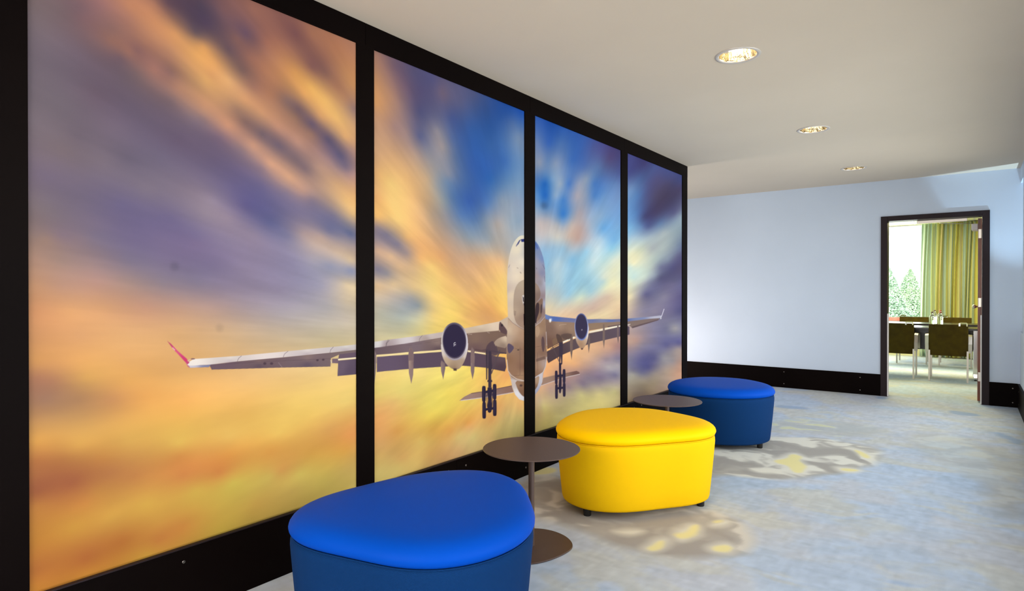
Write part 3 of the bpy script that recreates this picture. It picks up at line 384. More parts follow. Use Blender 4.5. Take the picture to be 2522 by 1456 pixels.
    fill(C, U, V, body, 'e8d4b8', .7, 1, G('N', '590,90,ece0c8 560,160,ecdcc4 530,300,f0dcc4 505,300,c8b8b4 495,450,c4b0a8 560,350,f0dcc4 600,250,f0e0cc 600,360,e8d0b4 520,480,e4ccb0 515,600,d8c0a8 700,130,5470b4 745,220,6c84bc 725,180,7c88ac 700,250,a098a8 740,330,7c80a4 700,350,a48c8c 735,400,8c7c80 762,400,b8c0dc 762,550,a8b0d0 740,500,8c7478 700,600,a08068 740,600,806460'))
    F('N', '618,376 600,380 570,400 548,440 538,500 537,600 545,655 560,690 590,718 645,740 690,700 690,390 650,372', 'a89080', grad='590,400,b8a490 560,480,b09a8a 550,600,b49c88 600,560,a48c7c 610,650,94786a 600,700,a08474', sm=1)
    F('N', '688,395 710,410 726,440 734,480 725,512 700,542 660,560 660,400', '8c7468', grad='700,430,9c8478 715,490,806860', sm=1)
    F('N', '690,548 712,535 748,500 748,560 742,620 735,650 690,690', '8c6c5c', grad='705,600,a07c60 735,600,6c5450', sm=1)
    F('N', '700,545 722,538 724,600 706,655 694,682 692,600', '3c2a30', sm=1); F('N', '730,560 742,545 745,600 732,630', '44343a', sm=1, alpha=.8)
    # belly and tail
    F('N', '499,650 530,684 580,718 618,736 655,745 690,712 730,682 765,640 768,700 775,820 777,940 770,1000 750,1040 690,1075 650,1100 618,1104 560,1095 525,1075 498,1030 490,960 488,870 491,780', 'b89880',
      grad='510,740,d4bca4 540,740,c0a088 600,770,ac8870 500,800,b8a090 560,850,94745f 600,900,8c6a58 510,950,8c6850 540,1040,94705a 600,1060,a88468 600,1000,805c4c 710,750,a8886c 745,700,94745f 765,800,7c6058 710,850,94705c 745,900,806050 710,1000,a8846c 760,980,b4a09c 700,1050,8c6850')
    F('N', '493,838 510,832 546,860 527,890 507,908 495,890', '584a60', sm=1); F('N', '738,790 755,780 765,850 752,905 738,860', '503c44', sm=1, alpha=.8)
    F('N', '700,945 762,925 768,945 700,965', '5c4440', alpha=.6); F('N', '690,722 720,700 730,760 700,800', 'c0a088', alpha=.5, sm=1)
    S('N', '499,650 530,684 580,718 618,736', .9, '6c5458', .7); S('N', '690,712 730,682 765,640', 1, 'c8c0c8', .7)
    S('N', '584,860 584,1060', .8, '54403c', .6); S('N', '545,870 600,875', .8, '54403c', .5); S('N', '530,1065 610,1062', .8, '54403c', .5); S('N', '710,900 712,1030', .8, '54403c', .5); S('N', '692,860 740,850', .8, '54403c', .5)
    fill(C, U, V, ELL('N', 572, 880, 8, 4), '3c2c30', .6, .8)
    S('N', '490,950 498,1028 520,1060 560,1088 618,1102', 1.6, 'e4d4cc', .9); S('N', '777,930 768,998 750,1040 692,1078', 1.6, 'd0c8cc', .9); S('N', '772,750 777,850', 1.1, 'e0d8e0', .7)
    F('N', '518,1088 560,1096 618,1104 660,1100 690,1078 748,1042 745,1110 720,1165 690,1205 650,1240 618,1246 580,1235 550,1200 530,1150', 'dcd4d8', grad='535,1130,c8b8b4 560,1200,e8e4ec 605,1238,e0dce4 735,1080,c8c0c8 705,1180,a8a8c0')
    F('N', '545,1098 618,1107 660,1100 690,1085 726,1060 716,1130 690,1172 650,1205 618,1216 600,1210 570,1170', '8a6650', grad='570,1120,9c7860 600,1180,805c48 605,1130,8c6850 705,1100,b89880 700,1150,80604c', sm=1)
    fill(C, U, V, ELL('N', 592, 1135, 10, 8), '4c3434', .8, .8)
    # nose details
    F('N', '590,86 618,82 640,84 640,104 595,105', '2c3474'); F('N', '556,140 557,128 580,92 590,88 575,118', '3c4078')
    S('N', '568,102 560,135', .8, 'd0c8d0', .8); S('N', '692,110 712,155', 1.2, '384c90', .7)
    S('N', '502,290 512,268', .9, '6c6068', .7); S('N', '562,290 572,294', .9, '5c5050', .8); S('N', '585,320 593,330', 1, '4c4040', .8); S('N', '748,268 762,300', 1, '40487c', .7); S('N', '700,290 706,300', 1, '504858', .7); S('N', '760,350 764,392', .9, '40486c', .6)
    S('N', '545,600 543,632', 1, '6c5450', .8); S('N', '553,602 551,634', 1, '6c5450', .8)
    F('N', '597,490 614,484 630,486 630,580 618,565 603,545', 'd8ccc8', sm=1); F('N', '603,496 612,505 614,540 606,530', '382830'); F('N', '608,545 618,545 618,575', '483440')
    F('N', '610,622 640,618 640,712 612,702', '3c2c38'); F('N', '690,625 706,622 702,690 690,684', '38262e')
    # engines
    for (f, cx, cy, rx, ry, bod, gb, tilt) in (('N', 115, 819, 95, 136, '17,830 19,880 28,930 55,985 100,1018 128,1024 160,1008 192,950 210,880 213,820 180,800 60,800',
             '30,900,e0d0c8 22,850,d4c8c8 60,960,c4a88c 110,990,a88c74 110,1010,8c7058 160,990,b89c84 195,930,e0d4d0 208,860,f0e8ec 180,960,a48870', -.03),
            ('R', 353, 480, 65, 128, '290,500 294,560 303,620 330,668 352,690 368,690 398,645 418,570 424,470 400,460 310,460',
             '300,570,c0b4b8 320,630,b08c70 355,670,a88468 390,630,c8a488 412,560,f0e4e0 420,490,e8e0ec 350,640,946c50', -.02)):
        F(f, bod, 'c8b098', grad=gb, sm=1)
        fill(C, U, V, ELL(f, cx, cy, rx, ry, tilt), 'b4a8b0' if f == 'N' else '8088b8', .6, 1, G(f, '%d,%d,dcd0cc %d,%d,5c5468 %d,%d,a498a4 %d,%d,d8d0dc' % (cx-rx, cy, cx, cy-ry, cx, cy+ry, cx+rx, cy)) if f == 'N' else G(f, '%d,%d,9ca4cc %d,%d,5c6494 %d,%d,6c7cb8 %d,%d,a8acd0' % (cx-rx, cy, cx, cy-ry, cx, cy+ry, cx+rx, cy)))
        fill(C, U, V, ELL(f, cx-1, cy-2, rx*.9, ry*.925, tilt), '54485c' if f == 'N' else '3c3c6c', .6)
        fill(C, U, V, ELL(f, cx-1, cy-4, rx*.83, ry*.87, tilt), '2c2240' if f == 'N' else '342c48', .7)
    fill(C, U, V, ELL('N', 118, 840, 12, 15), '443a54', .7)
    t = np.linspace(0, 5.2, 10); S('N', ' '.join('%f,%f' % (118+(3+1.4*a)*np.cos(a), 838+(4+1.7*a)*np.sin(a)) for a in t), 1, 'f0ecf4'); S('N', '112,845 110,854', .9, 'f0ecf4')
    fill(C, U, V, ELL('R', 356, 508, 8, 11), '544c60', .7); fill(C, U, V, ELL('R', 357, 508, 3, 4), 'c8c4d0', .6)
    F('N', '106,1012 130,1012 130,1030 108,1028', '54403c'); F('R', '345,682 368,680 366,694 352,697', '5c403c')
    # landing gear
    D1 = '3c3040'; D2 = '281f38'
    for s in ('340,885 352,885 350,1092 342,1092', '358,885 378,885 384,1000 378,1060 380,1150 357,1150 356,1000', '352,1095 384,1095 386,1110 350,1110', '366,960 386,990 380,1000 366,990'): F('N', s, D1)
    S('N', '340,880 430,895 485,905', 3, '4c3c48'); S('N', '438,900 425,925 402,985 380,1050', 2.4, '54464e'); S('N', '388,905 420,920 440,880', 1.6, '54464e'); S('N', '415,850 425,890 440,905', 1.2, '54464e')
    F('N', '352,1150 383,1150 384,1180 380,1250 385,1300 378,1325 366,1332 354,1325 350,1290 355,1240 350,1180', D2)
    for a, b in ((1165, 1205), (1290, 1330)):
        F('N', '%d,%d %d,%d %d,%d %d,%d' % (338, a+8, 392, a, 392, a+18, 338, a+26), D2)
    S('N', '345,1200 350,1290', 1.6, D2); S('N', '388,1190 383,1290', 1.6, D2)
    def wheel(f, x0, y0, x1, y1):
        ox, oy, k = FR[f]; t = np.linspace(0, 2*np.pi, 28, endpoint=False); cx, cy = (x0+x1)/2, (y0+y1)/2
        sg = lambda a, p: np.sign(a)*np.abs(a)**p
        fill(C, U, V, np.stack([(cx+(x1-x0)/2*sg(np.cos(t), .45))/k+ox, (cy+(y1-y0)/2*sg(np.sin(t), .35))/k+oy], 1), D2)
        fill(C, U, V, np.stack([(cx-(x1-x0)*.15+(x1-x0)*.12*np.cos(t))/k+ox, (cy+(y1-y0)*.4*np.sin(t))/k+oy], 1), '40344e', .7, .7)
    for w in ((312, 1138, 339, 1254), (314, 1252, 341, 1373), (389, 1124, 416, 1236), (390, 1236, 417, 1354)): wheel('N', *w)
    F('R', '140,628 178,622 176,700 172,830 162,838 158,760 150,830 142,820', D1); S('R', '78,662 110,730 142,808', 1.8, '54444c'); S('R', '60,690 110,660 150,640', 1.6, '4c3c40')
    F('R', '140,820 163,820 160,900 166,960 164,1060 158,1100 150,1110 141,1095 138,1040 143,960 141,900', D2)
    for a in (935, 1050): F('R', '125,%d 182,%d 182,%d 125,%d' % (a, a-6, a+14, a+20), D2)
    for w in ((102, 893, 128, 1022), (104, 1022, 130, 1159), (176, 879, 202, 1010), (177, 1008, 203, 1139)): wheel('R', *w)
    return C
def print_colours(F, U, V):
    C = sample_sky(F, U, V)
    for x, y, r, a in ((430, 656, 11, .16), (541, 808, 9, .10), (1340, 506, 8, .25)):
        fill(C, U, V, np.stack([x+r*np.cos(np.linspace(0, 6.28, 20)), y+r*np.sin(np.linspace(0, 6.28, 20))], 1), '30303c', 5, a)
    plane(C, U, V)
    return C
# ---------------------------------------------------------------- woven pattern of the carpet
def carpet_colours(X, Y):
    """floor points in metres -> sRGB"""
    w1 = fbm(X*1.3+40, Y*1.3+10, 51, 4); w2 = fbm(X*1.3+80, Y*1.3+70, 61, 4)
    a = fbm((X+w1*.9)*1.7+30, (Y+w2*.9)*2.4+30, 71, 5); b = fbm((X+w2*.9)*3.2+60, (Y+w1*.9)*4.6+60, 81, 5)
    c = fbm(X*.7+20, Y*1.1+90, 91, 4); f = fbm(X*16+20, Y*38+90, 95, 4); f = .5*f+.5*fbm(X*44+60, Y*14+20, 98, 3)
    blue = hexc('aab2bd'); grey = hexc('b2b2b5'); warm = hexc('b7b3a9'); deep = hexc('9ba9ba')
    m = lambda x, lo, hi: np.clip((x-lo)/(hi-lo), 0, 1)[:, None]
    sm = lambda t: t*t*(3-2*t)
    C = blue*(1-sm(m(a, .42, .62)))+grey*sm(m(a, .42, .62))
    k = sm(m(b, .50, .70))*.8; C = C*(1-k)+warm*k
    k = sm(m(c*.6+b*.4, .30, .42)); k = (1-k)*.45; C = C*(1-k)+deep*k
    C = C*(1+(f[:, None]-.5)*.20)
    return C
def carpet_patches(C, X, Y):
    U, V = to_image(X, Y, np.zeros_like(X))
    n1 = fbm(X*4+10, Y*4+30, 101, 3)-.5; n2 = fbm(X*4+60, Y*4+80, 111, 3)-.5
    # the patches are woven in; their outlines wander
    XX = X+n1*.30; YY = Y+n2*.34; UU, VV = to_image(XX, YY, np.zeros_like(X))
    def patch(pts, soft, col, alpha, P=None, wob=1.0):
        A = np.array([on_floor(*[float(q) for q in p.split(',')]) for p in pts.split()])*40
        A = smooth(A, 2)
        xx = (X+(XX-X)*wob)*40; yy = (Y+(YY-Y)*wob)*40
        fill(C, xx, yy, A, col, soft, alpha)
    def inside(pts, soft, wob=1.):
        A = smooth(np.array([on_floor(*[float(q) for q in p.split(',')]) for p in pts.split()])*40, 2)
        idx, a = cover(A, (X+(XX-X)*wob)*40, (Y+(YY-Y)*wob)*40, soft)
        m = np.zeros(len(X)); 
        if a is not None: m[idx] = a
        return m
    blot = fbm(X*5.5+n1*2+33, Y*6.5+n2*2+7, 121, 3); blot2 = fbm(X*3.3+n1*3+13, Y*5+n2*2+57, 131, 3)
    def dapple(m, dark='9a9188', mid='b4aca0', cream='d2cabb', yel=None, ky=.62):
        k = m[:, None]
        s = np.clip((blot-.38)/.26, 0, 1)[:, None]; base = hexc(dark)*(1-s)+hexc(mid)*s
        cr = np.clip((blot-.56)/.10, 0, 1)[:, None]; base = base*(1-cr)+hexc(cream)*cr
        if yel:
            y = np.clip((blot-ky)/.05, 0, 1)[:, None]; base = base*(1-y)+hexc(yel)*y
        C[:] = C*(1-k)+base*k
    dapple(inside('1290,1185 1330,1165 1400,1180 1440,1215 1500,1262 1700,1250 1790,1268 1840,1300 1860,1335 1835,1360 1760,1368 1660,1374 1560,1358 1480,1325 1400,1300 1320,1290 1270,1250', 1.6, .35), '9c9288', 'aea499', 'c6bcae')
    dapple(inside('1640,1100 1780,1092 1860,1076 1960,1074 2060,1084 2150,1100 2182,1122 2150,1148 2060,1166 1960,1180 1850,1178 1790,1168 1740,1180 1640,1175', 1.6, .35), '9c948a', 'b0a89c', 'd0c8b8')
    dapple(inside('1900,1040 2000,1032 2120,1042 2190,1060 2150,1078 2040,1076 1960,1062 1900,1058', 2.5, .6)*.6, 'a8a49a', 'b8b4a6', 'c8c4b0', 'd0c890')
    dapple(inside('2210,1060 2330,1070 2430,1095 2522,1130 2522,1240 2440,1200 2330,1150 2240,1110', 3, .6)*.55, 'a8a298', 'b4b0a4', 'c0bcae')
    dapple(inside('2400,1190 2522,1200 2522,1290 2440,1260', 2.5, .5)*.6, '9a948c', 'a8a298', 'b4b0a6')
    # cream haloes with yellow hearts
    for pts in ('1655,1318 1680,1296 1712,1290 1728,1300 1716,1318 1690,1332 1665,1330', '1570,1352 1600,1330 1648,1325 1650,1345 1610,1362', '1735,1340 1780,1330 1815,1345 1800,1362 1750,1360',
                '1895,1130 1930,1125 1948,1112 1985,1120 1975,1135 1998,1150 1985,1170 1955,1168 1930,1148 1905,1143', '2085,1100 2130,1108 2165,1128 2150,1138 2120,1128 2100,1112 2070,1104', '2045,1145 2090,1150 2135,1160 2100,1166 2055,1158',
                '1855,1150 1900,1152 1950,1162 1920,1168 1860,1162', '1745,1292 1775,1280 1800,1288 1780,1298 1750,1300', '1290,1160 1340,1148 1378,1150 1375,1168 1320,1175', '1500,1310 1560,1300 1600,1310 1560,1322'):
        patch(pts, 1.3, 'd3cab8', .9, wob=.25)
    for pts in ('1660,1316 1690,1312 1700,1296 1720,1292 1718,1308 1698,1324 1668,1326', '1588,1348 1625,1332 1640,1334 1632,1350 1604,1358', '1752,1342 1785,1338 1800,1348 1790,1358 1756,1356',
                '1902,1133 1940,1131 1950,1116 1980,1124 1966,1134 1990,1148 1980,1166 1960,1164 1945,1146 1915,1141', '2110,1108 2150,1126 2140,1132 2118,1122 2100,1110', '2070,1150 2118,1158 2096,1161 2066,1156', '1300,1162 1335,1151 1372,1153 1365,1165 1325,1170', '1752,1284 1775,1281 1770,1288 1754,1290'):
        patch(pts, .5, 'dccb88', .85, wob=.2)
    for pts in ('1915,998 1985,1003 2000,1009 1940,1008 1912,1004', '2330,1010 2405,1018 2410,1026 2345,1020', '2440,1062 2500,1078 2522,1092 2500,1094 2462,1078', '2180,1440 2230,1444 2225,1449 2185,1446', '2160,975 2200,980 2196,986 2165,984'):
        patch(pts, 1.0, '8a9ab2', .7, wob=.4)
    return C
# ================================================================= THE ROOM
XM, YB, H, XR = -2.3545, 8.351, 2.516, .418
PRINT_K = 0.66     # reflectance of the film for a printed white
def struct(name, bm, mat, parent=None, **k):
    o = mesh_obj(name, bm, mat, parent, **k); o['kind'] = 'structure'; return o
# floor: one carpet through corridor and meeting room
xs = np.unique(np.concatenate([np.linspace(-5.4, -2.4, 12), np.arange(-2.4, .44, .012), np.linspace(.44, 3.0, 10)]))
ys = np.unique(np.concatenate([np.linspace(-3.2, 1.4, 20), np.arange(1.4, 8.4, .0125), np.arange(8.4, 14.2, .035)]))
GX, GY = np.meshgrid(xs, ys); gx = GX.ravel(); gy = GY.ravel()
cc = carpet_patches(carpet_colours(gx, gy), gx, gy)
cc[(gx > .50)&(gy < YB)] = hexc('a09c94')      # paving of the terrace outside the added glazing
flo = grid_mesh('floor', np.stack([gx, gy, np.zeros_like(gx)], 1), len(ys), len(xs), MAT['carpet']); flo['kind'] = 'structure'
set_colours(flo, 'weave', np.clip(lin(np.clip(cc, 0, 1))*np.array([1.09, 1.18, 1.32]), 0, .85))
# ceiling of the corridor, with three round openings (and two behind the camera)
DL = [(-1.012, 1.53), (-1.03, 3.458), (-1.012, 5.39), (-.985, 7.318), (-1.03, -.4)]
bm = NB(); CS = .16; HR = .105
def ceil_strip(bm, x0, x1, y0, y1):
    v = [bm.verts.new(p) for p in ((x0, y0, H), (x1, y0, H), (x1, y1, H), (x0, y1, H))]; bm.faces.new(v[::-1])
yy = -3.2
for x, y in sorted(DL, key=lambda p: p[1]):
    ceil_strip(bm, -5.4, XR, yy, y-CS); ceil_strip(bm, -5.4, x-CS, y-CS, y+CS); ceil_strip(bm, x+CS, XR, y-CS, y+CS); yy = y+CS
    n = 48; ring = [bm.verts.new((x+HR*math.cos(2*PI*i/n), y+HR*math.sin(2*PI*i/n), H)) for i in range(n)]; sq = []
    for i in range(n):
        c, s = math.cos(2*PI*i/n), math.sin(2*PI*i/n); k = CS/max(abs(c), abs(s)); sq.append(bm.verts.new((x+c*k, y+s*k, H)))
    for i in range(n): j = (i+1) % n; bm.faces.new((ring[i], ring[j], sq[j], sq[i]))
ceil_strip(bm, -5.4, XR, yy, YB)
struct('ceiling', bm, MAT['ceil'])
bm = NB(); box(bm, -5.5, XR+.2, -3.3, YB, H+.25, H+.3); struct('ceiling', bm, MAT['ceil'])
# partition that carries the mural
bm = NB(); box(bm, XM-.17, XM-.03, -3.2, 6.17, 0, H); struct('wall_left', bm, MAT['paint'])
# back wall with the doorway
DX0, DX1, DZ = -.80, .128, 2.07
bm = NB(); box(bm, -5.4, DX0, YB, YB+.15, 0, H+.2); box(bm, DX1, XR+.12, YB, YB+.15, 0, H+.2); box(bm, DX0, DX1, YB, YB+.15, DZ, H+.2); struct('wall_back', bm, MAT['paint'])
bm = NB(); box(bm, -5.5, -5.4, -3.2, YB, 0, H); struct('wall_side', bm, MAT['paint'])
bm = NB(); box(bm, -5.5, XR+.1, -3.3, -3.2, 0, H); struct('wall_front', bm, MAT['paint'])
# right-hand wall: glazing added to let daylight in, from behind the camera to y = 7.5
WY = [-2.2, -.26, 1.68, 3.62, 5.56, 7.5]; WZ0, WZ1 = .14, 2.15; SZ0, SZ1 = .80, 2.36
bm = NB(); box(bm, XR, XR+.12, -3.2, 7.94, 0, WZ0); box(bm, XR, XR+.12, -3.2, 7.94, WZ1, H+.2); box(bm, XR, XR+.12, 7.94, YB, 0, SZ0); box(bm, XR, XR+.12, 7.94, YB, SZ1, H+.2); box(bm, XR, XR+.12, -3.2, WY[0], WZ0, WZ1); box(bm, XR, XR+.12, WY[-1], 7.94, WZ0, WZ1)
struct('wall_right', bm, MAT['paint'])
for i in range(5):  # added windows out of view, admit side light onto the mural
    a, b = WY[i], WY[i+1]; w = empty('window_%d' % (i+2), (XR+.06, (a+b)/2, WZ0)); w['kind'] = 'structure'; hw = (b-a)/2; hh = WZ1-WZ0; f = .035
    bm = NB(); box(bm, -.03, .03, -hw, -hw+f, 0, hh); box(bm, -.03, .03, hw-f, hw, 0, hh); box(bm, -.03, .03, -hw, hw, 0, f); box(bm, -.03, .03, -hw, hw, hh-f, hh); mesh_obj('window_frame', bm, MAT['frame'], w)
    bm = NB(); box(bm, -.004, .004, -hw+f, hw-f, f, hh-f); mesh_obj('pane', bm, MAT['glass'], w)
w = empty('window_7', (XR+.06, 8.145, SZ0)); w['kind'] = 'structure'  # added slit window for the wedge spot, tinted to dim the sky
bm = NB(); box(bm, -.03, .03, -.204, .204, 0, .03); mesh_obj('window_frame', bm, MAT['white'], w)
bm = NB(); box(bm, -.004, .004, -.204, .204, .03, SZ1-SZ0-.001); mesh_obj('pane', bm, MAT['tinted'], w)
# baseboards
def screw_at(p, axis, parent):
    bm = NB(); n = 14
    def P(r, d, t):
        c, s = r*math.cos(t), r*math.sin(t)
        return (p[0]+d, p[1]+c, p[2]+s) if axis == 'x' else ((p[0]-d, p[1]+c, p[2]+s) if axis == '-x' else (p[0]+c, p[1]-d, p[2]+s))
    loft(bm, [[P(r, d, 2*PI*k/n) for k in range(n)] for r, d in ((.006, -.001), (.006, .0005), (.0045, .0018), (.002, .0012))])
    return mesh_obj('screw', bm, MAT['screw'], parent, smooth=True)
BH = .252
for nm, x0, x1 in (('baseboard_back', -5.4, -.84), ('baseboard_back', .165, XR-.018)):
    bm = NB(); box(bm, x0, x1, YB-.018, YB+.005, 0, BH, .002); o = struct(nm, bm, MAT['black'])
    for x in ([-1.05, -1.9] if x0 < -1 else [.36]):
        for z in (.05, .20): screw_at((x, YB-.018, z), 'y', o)
bm = NB(); box(bm, XR-.018, XR+.005, -3.2, YB-.018, 0, BH, .002); o = struct('baseboard_right', bm, MAT['black'])
for y in (8.15, 7.3):
    for z in (.06, .19): screw_at((XR-.018, y, z), '-x', o)
# ---------------------------------------------------------------- mural: frame and four printed panels
fr = empty('wall_mural', (XM, 3.35, 0)); tag(fr, 'dark framed wall mural of a jet airliner flying out of streaked sunset clouds', 'mural')
posts = [(.40, .633), (1.911, 2.018), (3.294, 3.411), (4.683, 4.805), (6.053, 6.187)]
PB, PTOP = .262, 2.404
def L(y): return y-3.35
for a, b in posts:
    bm = NB(); box(bm, -.03, .004, L(a), L(b), PB-.01, PTOP+.005, .0015); mesh_obj('post', bm, MAT['black'], fr)
bm = NB(); box(bm, -.03, .004, L(-3.15), L(.40), PB-.01, PTOP+.005, .0015); mesh_obj('side_board', bm, MAT['black'], fr)
edges = [-3.15, 1.911+.0, 3.35, 4.744, 6.187]
for a, b in zip([-3.15, 1.965, 3.352, 4.744], [1.963, 3.350, 4.742, 6.187]):
    bm = NB(); box(bm, -.03, .0045, L(a), L(b), PTOP, H-.001, .0012); mesh_obj('top_rail', bm, MAT['black'], fr)
bb = [(-3.15, 2.62), (2.622, 5.0), (5.002, 6.187)]
for a, b in bb:
    bm = NB(); box(bm, -.03, .006, L(a), L(b), 0, PB-.006, .0015); o = mesh_obj('base_board', bm, MAT['black'], fr)
    ysn = [y for y in (1.10, 1.62, 1.95, 2.55, 2.70, 3.3, 3.9, 4.5, 4.93, 5.08, 5.6, 6.1) if a < y < b]
    for y in ysn:
        for z in (.055, .205): screw_at((.006, L(y), z), 'x', o)
bm = NB(); box(bm, -.012, .014, L(.633), L(6.187), PB-.006, PB-.001, .001); o = mesh_obj('ledge', bm, MAT['frame'], fr)
FIELD = sky_field(4)
def y_of_u(u, x=XM):
    k = ray_of(np.asarray(u, float), 720.)
    return k[1]*x/k[0]
labels = ['mural panel nearest the camera, orange and purple sky with magenta winglet', 'mural panel with the near jet engine and wing over golden clouds', 'mural panel with the far jet engine under blue sky', 'narrow-looking far mural panel with wing tip and purple clouds']
spec = [(0.633, 1.911, [(70, 405, 3.0), (405, 880, 1.35)], [(.26, .80, .010), (.80, 1.17, .0021), (1.17, 2.41, .009)]),
        (2.018, 3.294, [(921, 1293, 1.2)], [(.26, .36, .008), (.36, 1.70, .0030), (1.70, 2.41, .010)]),
        (3.411, 4.683, [(1317, 1530, 1.0)], [(.26, .40, .010), (.40, 1.62, .0036), (1.62, 2.41, .010)]),
        (4.805, 6.053, [(1545, 1681, 1.0)], [(.26, .80, .010), (.80, 1.30, .0045), (1.30, 2.41, .010)])]
XP = XM-.004
for (y0, y1, us, zs), lab in zip(spec, labels):
    yv = np.concatenate([y_of_u(np.arange(a, b, s), XP) for a, b, s in us]); yv = np.unique(np.clip(np.concatenate([[y0-.006], yv, [y1+.006]]), y0-.006, y1+.006))
    zv = np.unique(np.round(np.concatenate([np.arange(a, b, s) for a, b, s in zs]+[[PTOP+.004]]), 5)); zv = zv[(zv >= PB-.006)&(zv <= PTOP+.004)]
    Yg, Zg = np.meshgrid(yv, zv); yy = Yg.ravel(); zz = Zg.ravel()
    U, V = to_image(np.full_like(yy, XP), yy, zz)
    C = print_colours(FIELD, U, V)
    yc = (y0+y1)/2
    o = grid_mesh('printed_panel', np.stack([np.zeros_like(yy), yy-yc, zz-PB], 1), len(zv), len(yv), MAT['print'], False)
    o.parent = fr; o.location = (-.004, L(yc), PB); set_colours(o, 'print', np.clip(lin(C)*PRINT_K, 0, .93)); tag(o, lab)
    so = o.modifiers.new('thickness', 'SOLIDIFY'); so.thickness = .012; so.offset = -1; 
    n = o.data.polygons[0].normal
    if n.x < 0: o.data.flip_normals()
# ---------------------------------------------------------------- downlights
def make_downlight(loc):
    t = empty('downlight', loc)
    bm = NB(); lathe(bm, [(.098, .004), (.100, -.003), (.108, -.005), (.118, -.004), (.121, 0.0), (.104, .002)], 48); mesh_obj('trim_ring', bm, MAT['trim'], t, smooth=True)
    bm = NB(); n = 40; rings = []
    for k, (r, z) in enumerate([(.098, 0.0), (.097, .02), (.094, .05), (.088, .08), (.080, .11), (.070, .135), (.045, .150)]):
        rings.append([((r+(.0025 if (i//2) % 2 else 0))*math.cos(2*PI*i/n), (r+(.0025 if (i//2) % 2 else 0))*math.sin(2*PI*i/n), z) for i in range(n)])
    loft(bm, rings, True, False, True); mesh_obj('reflector', bm, MAT['gold'], t)
    for s in (-1, 1):
        bm = NB(); tube(bm, [(-.055, s*.022, .050), (-.02, s*.022, .050), (.02, s*.022, .050), (.055, s*.022, .050)], .012, 14); b = mesh_obj('bulb', bm, MAT['lamp'], t, smooth=True, angle=1)
        bm = NB(); tube(bm, [(-.080, s*.022, .050), (-.055, s*.022, .050)], .015, 12); mesh_obj('socket', bm, MAT['trim'], b, smooth=True, angle=1)
    return t
MAT['trim'] = M('trim_ring_white', 'cfc8c2', .35, .2).noise_bump(50, .0002, .1).m
g = M('gold_reflector', 'cfc6b2', .12, 1); v = g.coord((30, 30, 12)); g.noise_bump(1.5, .01, .8, v); MAT['gold'] = g.m
MAT['lamp'] = M('lit_tube', 'fff4d8', .4, Emission_Color=(1, .84, .55, 1), Emission_Strength=3.2).m
DLL = {3: 'round recessed ceiling downlight nearest the camera', 5: 'middle one of the three round ceiling downlights', 7: 'farthest round ceiling downlight, smallest, near the back wall', 1: 'round recessed ceiling downlight above the front blue ottoman, out of frame', 0: 'round recessed ceiling downlight behind the camera'}
first = None
for x, y in [(-1.03, 3.458), (-1.012, 5.39), (-.985, 7.318), (-1.012, 1.53), (-1.03, -.4)]:
    if first is None: t = first = make_downlight((x, y, H))
    else: t = copy_tree(first); t.location = (x, y, H)
    tag(t, DLL[max(int(y), 0)], 'ceiling light', 'recessed downlights along the corridor')
    area('downlight_beam', (x, y, H+.112), (0, 0, 0), .13, .13, 3.0, (1, .9, .74), 'DISK', math.radians(150))
# ---------------------------------------------------------------- ottomans
K = 12
def radii(rad, n=96):
    F = np.fft.rfft(rad)/K; t = np.arange(n)*2*PI/n; r = np.full(n, np.real(F[0]))
    for k in range(1, K//2+1): r = r+(2 if k < K/2 else 1)*np.real(F[k]*np.exp(1j*k*t))
    return t, r
def make_ottoman(name, c, rad, ch, lid, weave, lab):
    t, r = radii(rad); cs, sn = np.cos(t), np.sin(t)
    # inset follows the outline's own normal
    px, py = r*cs, r*sn; tx = np.roll(px, -1)-np.roll(px, 1); ty = np.roll(py, -1)-np.roll(py, 1); L_ = np.hypot(tx, ty); nx, ny = ty/L_, -tx/L_
    ring = lambda off, z: [(float(px[i]+nx[i]*off), float(py[i]+ny[i]*off), z) for i in range(len(t))]
    sc = lambda k, z: [(float(px[i]*k), float(py[i]*k), z) for i in range(len(t))]
    root = empty(name, (c[0], c[1], 0)); tag(root, lab, 'ottoman')
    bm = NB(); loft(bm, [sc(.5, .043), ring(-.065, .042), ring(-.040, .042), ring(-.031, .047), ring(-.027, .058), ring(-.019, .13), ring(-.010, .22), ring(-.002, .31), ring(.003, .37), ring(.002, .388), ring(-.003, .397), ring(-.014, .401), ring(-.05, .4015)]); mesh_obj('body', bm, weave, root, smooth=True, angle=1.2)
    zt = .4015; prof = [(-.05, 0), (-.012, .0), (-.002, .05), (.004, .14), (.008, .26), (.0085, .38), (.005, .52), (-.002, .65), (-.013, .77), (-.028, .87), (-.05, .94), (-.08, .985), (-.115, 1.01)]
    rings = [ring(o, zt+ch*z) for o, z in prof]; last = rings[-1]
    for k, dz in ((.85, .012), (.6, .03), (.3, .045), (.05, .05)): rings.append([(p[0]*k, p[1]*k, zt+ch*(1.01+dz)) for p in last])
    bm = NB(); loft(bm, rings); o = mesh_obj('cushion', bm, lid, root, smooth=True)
    bm = NB(); pr = [(p[0], p[1], .4005) for p in ring(-.002, 0)]; n = len(pr); rg = []
    for i in range(n):
        p = Vector(pr[i]); d = (Vector(pr[(i+1) % n])-Vector(pr[i-1])).normalized(); a = Vector((d.y, -d.x, 0))
        rg.append([p+(a*math.cos(q)+Vector((0, 0, 1))*math.sin(q))*.0024 for q in [2*PI*k/8 for k in range(8)]])
    R = [[bm.verts.new(p) for p in r_] for r_ in rg]
    for i in range(n):
        a, b = R[i], R[(i+1) % n]
        for k in range(8): bm.faces.new((a[k], a[(k+1) % 8], b[(k+1) % 8], b[k]))
    mesh_obj('seam_piping', bm, weave, root, smooth=True)
    return root, (t, r)
